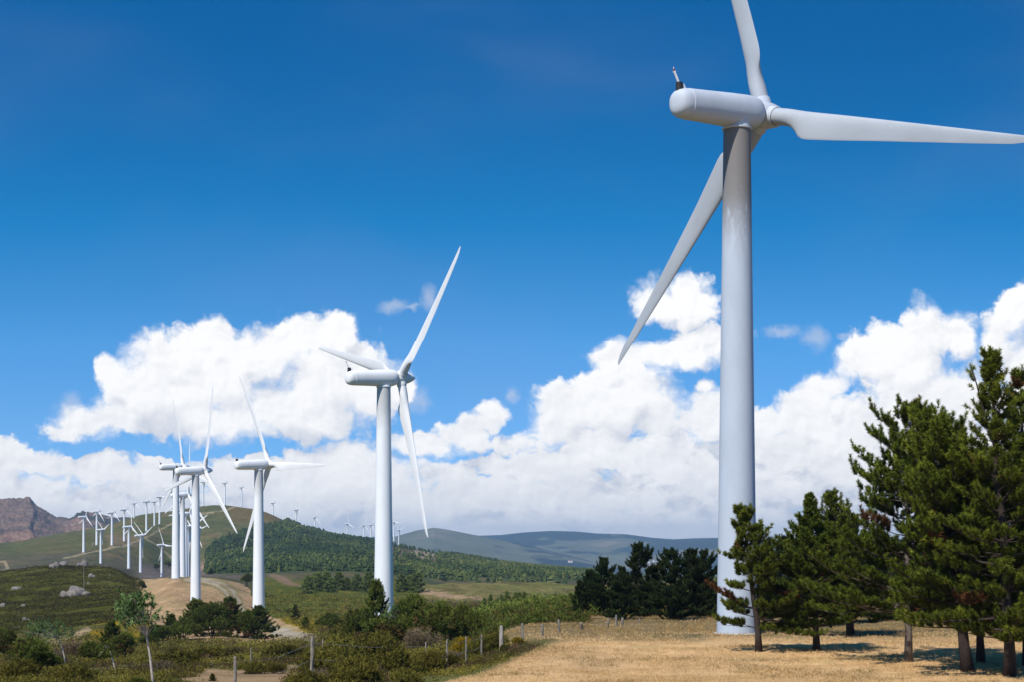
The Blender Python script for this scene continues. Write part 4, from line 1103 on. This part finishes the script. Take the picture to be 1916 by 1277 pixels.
# ---- young trees on the middle heath and before the tan rise
mid_var = [pine_meshes(6.0, 0.03, 2.0, 600 + k, 0.10, (0.1, 0), 0.7, 7, 0.5, 24, 0.5, mat=M_light, gap=0.03, dead=0.0, low=0.9, wid=0.09, nl=0.34) for k in range(2)]
rg6 = np.random.default_rng(66)
MIDLAB = ['leftmost', 'second', 'third', 'fourth', 'fifth', 'sixth', 'seventh', 'eighth', 'ninth', 'tenth', 'eleventh', 'twelfth', 'thirteenth', 'fourteenth', 'fifteenth', 'sixteenth', 'seventeenth', 'eighteenth', 'nineteenth', 'twentieth', 'rightmost']
xs = sorted([576, 590, 604, 618, 634, 649, 664, 678, 690, 752, 766, 780, 650, 611, 597, 668])
for i, x in enumerate(xs):
    v, d = hit(x, 1104 + rg6.random() * 8, 150); s = 1400 / d; h = (16 + 20 * rg6.random()) / s
    place_tree(mid_var[i % 2], 'young_tree', (v.x, v.y, v.z - 0.2), i * 1.1, (h / 6 * 1.25, h / 6 * 1.25, h / 6), MIDLAB[i] + ' from the left of the green saplings around the second largest tower', 'young tree', 'green young trees on the middle heath')
xs = [906, 918, 931, 938, 948, 956, 965, 972, 981, 990, 998, 1010, 1022, 1030, 1041, 1052, 1062, 1072, 1080]
for i, x in enumerate(xs):
    d = 150 + 30 * rg6.random(); v = Vector(gpos(x, d)); s = 1400 / d; by = HZ - (v.z - CAM_Z) * s; h = (by - (1108 + 14 * rg6.random() + (8 if x > 1000 else 0))) / s
    place_tree(mid_var[(i + 1) % 2], 'young_tree', (v.x, v.y, v.z - 0.2), i * 1.3, (h / 6 * .75, h / 6 * .75, h / 6), MIDLAB[i] + ' from the left of the saplings in front of the tan rise', 'young tree', 'green young trees before the tan rise')

# ---- forest on the far slope, and all ground cover: stuff
def forest():
    rg = np.random.default_rng(90); n = 42000
    px = 385 + rg.random(n) * 760; d = np.exp(np.log(620) + rg.random(n) * (np.log(1560) - np.log(620)))
    py = ylook(px, d); X = (px - 958) / FPX * d * K; Y = d * K
    edge = np.interp(px, [380, 400, 500, 560, 1200], [1040, 1016, 986, 978, 975])
    nz = fbm(X / 120, Y / 160, 4, 95); keep = (py > edge + nz * 14) & (py < 1100)
    clear = ((np.abs(px - 765 + nz * 80) < 62) & (np.abs(py - 1040) < 22 + nz * 30))
    keep &= ~(clear & (rg.random(n) < 0.92)); n5 = fbm(X / 45, Y / 70, 4, 98); keep &= ((n5 > -0.03) | (rg.random(n) < 0.12 + 0.25 * (n5 > -.1)) | (py < edge + 12)); keep &= (py < 1090 + nz * 70 + rg.normal(size=n) * 5)
    px, d = px[keep], d[keep]; n = len(px); P = gpos(px, d)
    H = (3.6 + 5.2 * rg.random(n) ** 1.4) * np.where(ylook(px, d) < np.interp(px, [500, 600, 700, 800], [995, 1000, 1022, 1034]), 1.3, 1.0); R = H * (0.24 + 0.22 * rg.random(n))
    m = 7; V, F, T = [], [], []
    lv = [(0.0, 0.55), (0.12, 1.0), (0.38, 0.86), (0.64, 0.66), (0.87, 0.36), (1.0, 0.05)]
    tint = np.clip(0.40 + nz[keep] * 1.8 + rg.normal(size=n) * 0.25 + 0.45 * sstep(ylook(px, d), 1030, 1085), 0, 1)
    for (a, b) in lv:
        t = 2 * PI * np.arange(m) / m + rg.random((n, 1)) * 6; rr = R[:, None] * b * (0.6 + 0.8 * rg.random((n, m)))
        V.append(np.stack([P[:, 0:1] + rr * np.cos(t), P[:, 1:2] + rr * np.sin(t), P[:, 2:3] - 0.5 + H[:, None] * (a + (rg.random((n, m)) - .5) * 0.10 * (b > .05))], -1))
    V = np.stack(V, 1).reshape(-1, 3); per = len(lv) * m; F0 = []
    for l in range(len(lv) - 1):
        for k in range(m): F0.append((l * m + k, l * m + (k + 1) % m, (l + 1) * m + (k + 1) % m, (l + 1) * m + k))
    F = (np.arange(n)[:, None, None] * per + np.array(F0)[None]).reshape(-1, 4)
    mt = mat_leaf('forest_canopy', [(0.0, (0.026, 0.048, 0.018)), (0.45, (0.044, 0.074, 0.022)), (0.8, (0.070, 0.102, 0.028)), (1.0, (0.105, 0.130, 0.038))])
    o = mobj('forest', mesh_np('forest', V, F, mt, False, {'tint': np.repeat(tint, per)}))
    tag(o, 'mixed dark green pine forest covering the far slope behind the second largest turbine', 'forest', kind='stuff')
forest()

def scatter(name, label, cat, mat, n, pxr, dr, maskf, hs, nn, nl, wid, tf, seed, up=1.6):
    rg = np.random.default_rng(seed)
    px = pxr[0] + rg.random(n) * (pxr[1] - pxr[0]); d = 1 / (1 / dr[1] + rg.random(n) * (1 / dr[0] - 1 / dr[1]))
    py = ylook(px, d); X = (px - 958) / FPX * d * K; Y = d * K
    k = maskf(px, py, d, X, Y, rg); px, d, X, Y = px[k], d[k], X[k], Y[k]; n = len(px)
    P = gpos(px, d); g_ = (d / 60.0) ** 0.9
    Dv = unit(rg.normal(size=(n, 3)) * 0.55 + np.array([0, 0, up]))
    h = hs * g_ * (0.5 + rg.random(n)); ti = np.clip(tf(px, py[k], d, X, Y) + rg.normal(size=n) * 0.16, 0, 1)
    t = rg.random((n, nn, 1)); base = P[:, None] + Dv[:, None] * t * h[:, None, None]
    r = unit(rg.normal(size=(n, nn, 3))); dn = unit(Dv[:, None] * 0.5 + r * 0.9); L = (nl * g_)[:, None, None] * (0.6 + 0.7 * rg.random((n, nn, 1)))
    sd = unit(np.cross(dn, rg.normal(size=(n, nn, 3)))) * (wid * g_)[:, None, None] * 0.5
    base = base + rg.normal(size=(n, nn, 3)) * (0.20 * g_)[:, None, None] * np.array([1, 1, 0.2])
    V = np.stack([base - sd, base + sd, base + dn * L], 2).reshape(-1, 3)
    o = mobj(name, spray_mesh(name, V, np.repeat(ti, nn * 3), mat)); tag(o, label, cat, kind='stuff'); return o
def not_bare(px, py, d, X, Y):
    pl = in_poly(px, py, PLATFORM) & (d < 420); fm = field_mask(px, d) > 0.35
    fm = fm | ((d > 57) & (d < 76) & (px > 945))
    road = seg_dist(px, py, [(-60, 1222), (40, 1214), (120, 1200), (165, 1180)]) < 7
    strip = (px > 350 + 30 * np.sin(py * .7)) & (px < 545 + 20 * np.sin(py)) & (py > 1256 + 5 * np.sin(px * .09))
    return ~(pl | fm | road | (strip))
def m_scrub(px, py, d, X, Y, rg):
    n = fbm(X / 5, Y / 7, 4, 201); return not_bare(px, py, d, X, Y) & (n > -0.06 - 0.1 * (d > 70)) & ((d < 215) | (px > 480) & (d < 330))
scatter('scrub', 'olive gorse and heather scrub covering the ground left of the field', 'scrub', M_gorse, 30000, (-60, 1010), (40, 320), m_scrub, 0.42, 12, 0.22, 0.06,
        lambda px, py, d, X, Y: 0.55 + fbm(X / 4, Y / 6, 3, 203) * 1.9, 210)
def m_heath(px, py, d, X, Y, rg):
    n = fbm(X / 9, Y / 12, 4, 221); return (d > 215) & (d < 470) & (px < 266) & (n > -0.1) & not_bare(px, py, d, X, Y)
scatter('heather', 'low dark heather covering the rocky knoll on the left', 'heather', mat_leaf('heather_leaves', [(0.0, (0.034, 0.024, 0.008)), (0.5, (0.058, 0.055, 0.009)), (1.0, (0.105, 0.095, 0.018))]), 16000, (-60, 270), (210, 480), m_heath, 0.14, 8, 0.18, 0.06,
        lambda px, py, d, X, Y: 0.45 + fbm(X / 14, Y / 16, 3, 223) * 1.4, 230, 0.8)
def m_bracken(px, py, d, X, Y, rg):
    return (px > 880) & (d > np.where(px < 1100, 70.5, 77)) & (d < 150) & (rg.random(len(px)) < np.where((px < 1350) & (d < 90), 1.0, 0.6))
scatter('bracken', 'dark bracken and brambles behind the fence and under the pine belt', 'bracken', M_shrub, 24000, (880, 1990), (70, 150), m_bracken, 0.75, 12, 0.34, 0.085,
        lambda px, py, d, X, Y: np.where((px < 1090) & (d > 100), 0.85, 0.42) + fbm(X / 6, Y / 6, 3, 233) * 0.4, 240)
def m_grass(px, py, d, X, Y, rg):
    n = fbm(X / 3, Y / 3, 4, 241); return ((field_mask(px, d) > 0.3) | ((d > 57) & (d < 76) & (px > 945))) & (d < 84) & (n + rg.normal(size=len(px)) * 0.1 > -0.05)
M_grass = mat_leaf('dry_grass_blades', [(0.0, (0.36, 0.235, 0.09)), (0.5, (0.57, 0.385, 0.18)), (1.0, (0.72, 0.52, 0.28))])
scatter('dry_grass', 'tan dry grass covering the open field', 'grass', M_grass, 42000, (780, 1990), (40, 84), m_grass, 0.05, 6, 0.20, 0.030,
        lambda px, py, d, X, Y: 0.5 + fbm(X / 5, Y / 5, 3, 243) * 0.9 - 0.45 * sstep(d, 60, 66), 250, 2.0)  # blades of the far strip darkened to match its painted shadow

def m_weeds(px, py, d, X, Y, rg):
    n = fbm(X / 5 + 30, Y / 5, 4, 261); return (field_mask(px, d) > 0.6) & (d < 72) & (n > 0.10)
scatter('dry_weeds', 'taller dull brown and green weed tufts in the dry field', 'weeds', mat_leaf('weed_stalks', [(0.0, (0.10, 0.09, 0.03)), (0.5, (0.22, 0.16, 0.06)), (1.0, (0.42, 0.29, 0.13))]), 9000, (800, 1990), (40, 72), m_weeds, 0.16, 8, 0.24, 0.028,
        lambda px, py, d, X, Y: 0.45 + fbm(X / 4, Y / 4, 3, 263) * 1.2, 270, 2.4)

# ================================================================== fence, rocks, pole, houses
M_post = mat_plain('weathered_wood', (0.22, 0.19, 0.155), 0.95, 0.5, 8.0)
M_postpale = mat_plain('pale_granite_post', (0.32, 0.285, 0.245), 0.9, 0.25, 8.0)
M_wire = mat_plain('fence_wire', (0.22, 0.21, 0.20), 0.5)
def post_mesh(w, h, seed, mat, taper=0.9):
    rg = np.random.default_rng(seed); b = MB(); n = 7
    for i in range(5):
        t = i / 4
    prof = [(w * 0.5, -0.4), (w * 0.5, h * 0.3), (w * 0.48 * 1.04, h * 0.6), (w * 0.5 * taper, h * 0.93), (w * 0.32, h)]
    b.lathe(prof, n); b.v = [(x * (1 + 0.12 * rg.normal()), y * (1 + 0.12 * rg.normal()), z) for x, y, z in b.v]
    return b.mesh('post', mat)
def fence(label, posts, wires=True):
    root = None; tops = []
    for i, (px, yt, yb, wpx, lean, mat, dd) in enumerate(posts):
        v = Vector(gpos(px, dd)); s = 1400 / dd; by = HZ - (v.z - CAM_Z) * s; h = (by - yt) / s
        if root is None: root = empty('wire_fence', (v.x, v.y, v.z)); org = v.copy()
        p = mobj('post', post_mesh(0.85 * wpx / s, h, 700 + px, mat), root, v - org); p.rotation_euler = (0, lean, 0.3 * i)
        tops.append((v - org + Vector((math.sin(lean) * h * 0.85, 0, h * 0.85 * math.cos(lean))), h))
    if wires:
        b = MB()
        for f in (1.0, 0.55):
            for (a, ha), (c, hc) in zip(tops[:-1], tops[1:]):
                q = (a - c).length
                A = a - Vector((0, 0, ha * (1 - f) * 0.85)); C_ = c - Vector((0, 0, hc * (1 - f) * 0.85))
                b.tube([A, (A + C_) / 2 - Vector((0, 0, 0.02 * q)), C_], [0.014] * 3, 4, False)
        b.build('wire', M_wire, root)
    return tag(root, label, 'fence')
W1, W2 = M_post, M_postpale
fence('wire fence on weathered posts running through the gorse at the lower left', [(440,1229,1290,8,0.0,W1,38.5),(583,1192,1232,8,0.02,W1,47),(797,1202,1234,4,0.0,W1,49),(836,1197,1230,4.5,0.02,W1,51),(872,1192,1214,4,0.0,W1,54),(901,1188,1208,4,0.0,W1,56)])
fence('broken wire fence with tilted grey posts along the far edge of the field', [(938,1172,1196,9,0.0,W2,58),(978,1167,1201,6,-0.03,W1,59),(1014,1168,1198,6,0.04,W1,60.5),(1047,1160,1190,6,-0.14,W1,62.5),(1090,1164,1185,6,-0.55,W1,64.5),(1138,1159,1177,5,0.0,W1,67),(1153,1152,1176,4.5,0.02,W1,68),(1164,1157,1176,6,-0.08,W1,68.5),(1197,1159,1176,4.5,0.0,W1,70),(1221,1163,1176,4,0.0,W1,71),(1294,1160,1172,4,0,W1,73)])
fence('row of tiny far posts in the scrub left of the tall weathered post', [(372,1240,1254,3,0,W1,66),(396,1240,1252,3,0.05,W1,66),(470,1213,1227,3.5,0,W1,72),(604,1197,1212,3.5,0.0,W1,74)], False)

# ---- granite rocks on the knoll
M_granite = mat_plain('granite', (0.20, 0.17, 0.15), 0.95, 0.5, 1.6)
def rock_mesh(seed, w, h, n=5):
    import bmesh
    rg = np.random.default_rng(seed); bm = bmesh.new()
    for k in range(n):
        r = bmesh.ops.create_icosphere(bm, subdivisions=3, radius=1.0)
        c = Vector((rg.normal() * w * 0.27 if k else 0, rg.normal() * w * 0.15 if k else 0, 0)); sx = w * (0.16 + 0.16 * rg.random()) * (1.3 if k == 0 else 1); sz = h * (0.45 + 0.55 * rg.random()) if k else h
        o3 = rg.random(3) * 50
        for v in r['verts']:
            q = v.co.copy()
            e = 0.72; q = Vector([math.copysign(abs(c_) ** e, c_) for c_ in q])
            m = 1 + 0.55 * float(fbm(np.array(q.x * 1.4 + o3[0] + q.z), np.array(q.y * 1.4 + o3[1] - q.z * .7), 4))
            v.co = Vector((q.x * sx, q.y * sx * 0.8, q.z * sz)) * m + c
    me = bpy.data.meshes.new('rock_outcrop'); bm.to_mesh(me); bm.free(); me.materials.append(M_granite); return me
for i, (px, py, w, h, n, lab) in enumerate([(139, 1118, 44, 20, 7, 'largest grey granite outcrop on the flank of the dark heather knoll'), (106, 1064, 24, 10, 5, 'granite rocks on the knoll crest, left group'), (118, 1060, 18, 8, 3, 'small granite hump right beside the left crest group'),
        (146, 1062, 10, 7, 2, 'small pointed granite rock on the knoll crest, left of the pole'), (158, 1060, 14, 10, 3, 'granite rocks on the knoll crest at the foot of the pole'), (170, 1082, 16, 8, 3, 'pale rounded boulder on the knoll below the pole'),
        (205, 1078, 5, 3, 1, 'tiny pale stone on the knoll, right of the rounded boulder'), (165, 1094, 6, 3, 1, 'tiny pale stone between the rounded boulder and the largest outcrop'), (44, 1138, 16, 6, 2, 'flat pale stones on the left flank of the knoll'),
        (6, 1138, 14, 8, 2, 'grey rock cut by the left picture edge on the knoll'), (46, 1163, 14, 7, 2, 'low brownish rock near the foot of the knoll'), (30, 1104, 24, 5, 3, 'flat tan rock slab on the left upper knoll'),
        (174, 1022, 6, 5, 1, 'little white boulder beside a small turbine foot on the far slope')]):
    v, d = hit(px, py, 100); s = 1400 / d; o = mobj('rock_outcrop', rock_mesh(800 + i, w / s, h / s, n)); o.location = v
    tag(o, lab, 'rock', 'granite rocks on the slopes')

# ---- thin pole on the knoll
v, d = hit(157, 1116, 150); s = 1400 / d
root = empty('utility_pole', v); b = MB(); b.tube([(0, 0, -0.5), (0, 0, 72 / s)], [0.13, 0.08], 8); b.build('mast', M_post, root)
b = MB(); b.box((0, 0, 68 / s), (1.8, 0.10, 0.12)); b.build('crossarm', M_post, root)
tag(root, 'thin weathered pole standing on the heather knoll beside the granite rocks', 'pole')

# ---- white houses in the far valley
M_wall = mat_plain('house_wall', (0.72, 0.70, 0.66), 0.8, 0.05); M_roof = mat_plain('roof_tiles', (0.30, 0.13, 0.08), 0.8, 0.2); M_win = mat_plain('window_glass', (0.05, 0.06, 0.07), 0.2, 0.1)
for i, (px, py, w, lab) in enumerate([(985, 1030, 22, 'white house alone on the lower slope of the far hills'), (1067, 1052, 40, 'white farmhouse in the valley, left of the pointed dark pine'), (1225, 1051, 34, 'white house in the valley just right of the pointed dark pine'),
                                  (1238, 1050, 30, 'second white house right of the pointed dark pine'), (1215, 1053, 22, 'small white house closest to the pointed dark pine')]):
    Y = 8200.0 if py > 1040 else 9500.0; Y = Y if py > 1040 else 11500.0
    z = CAM_Z + (HZ - py) / FPX * Y; X = (px - 958) / FPX * Y
    w *= 0.5; root = empty('house', (X, Y, z - 12), 0.3 * i); b = MB(); b.box((0, 0, 11), (w, w * 0.6, 9)); b.build('wall', M_wall, root)
    b = MB(); x, y = w * 0.53, w * 0.34; b.add([(-x, -y, 15.6), (x, -y, 15.6), (x, y, 15.6), (-x, y, 15.6), (-x, 0, 19), (x, 0, 19)], [(0, 1, 5, 4), (2, 3, 4, 5), (0, 4, 3), (1, 2, 5), (3, 2, 1, 0)]); b.build('roof', M_roof, root)
    b = MB(); b.box((0, -w * 0.3 - 0.1, 12.5), (w * 0.18, 0.3, 2.2)); b.build('window', M_win, root)
    tag(root, lab, 'house', 'white houses in the far valley')

# ================================================================== haze
bpy_b = MB(); x0, x1, y0, y1, z0, z1 = -13000, 13000, -400, 21000, -190, 260
bpy_b.box(((x0 + x1) / 2, (y0 + y1) / 2, (z0 + z1) / 2), (x1 - x0, y1 - y0, z1 - z0))
mh = bpy.data.materials.new('haze_air'); mh.use_nodes = True; nt = mh.node_tree; nt.nodes.clear()
mo = nt.nodes.new('ShaderNodeOutputMaterial'); pv = nt.nodes.new('ShaderNodeVolumePrincipled')
pv.inputs['Color'].default_value = (0.52, 0.75, 1.0, 1); pv.inputs['Density'].default_value = 0.000048; pv.inputs['Anisotropy'].default_value = 0.1
nt.links.new(pv.outputs[0], mo.inputs['Volume'])
HAZE = bpy_b.build('haze', mh); tag(HAZE, 'pale blue air thickening towards the far hills', 'haze', kind='stuff')
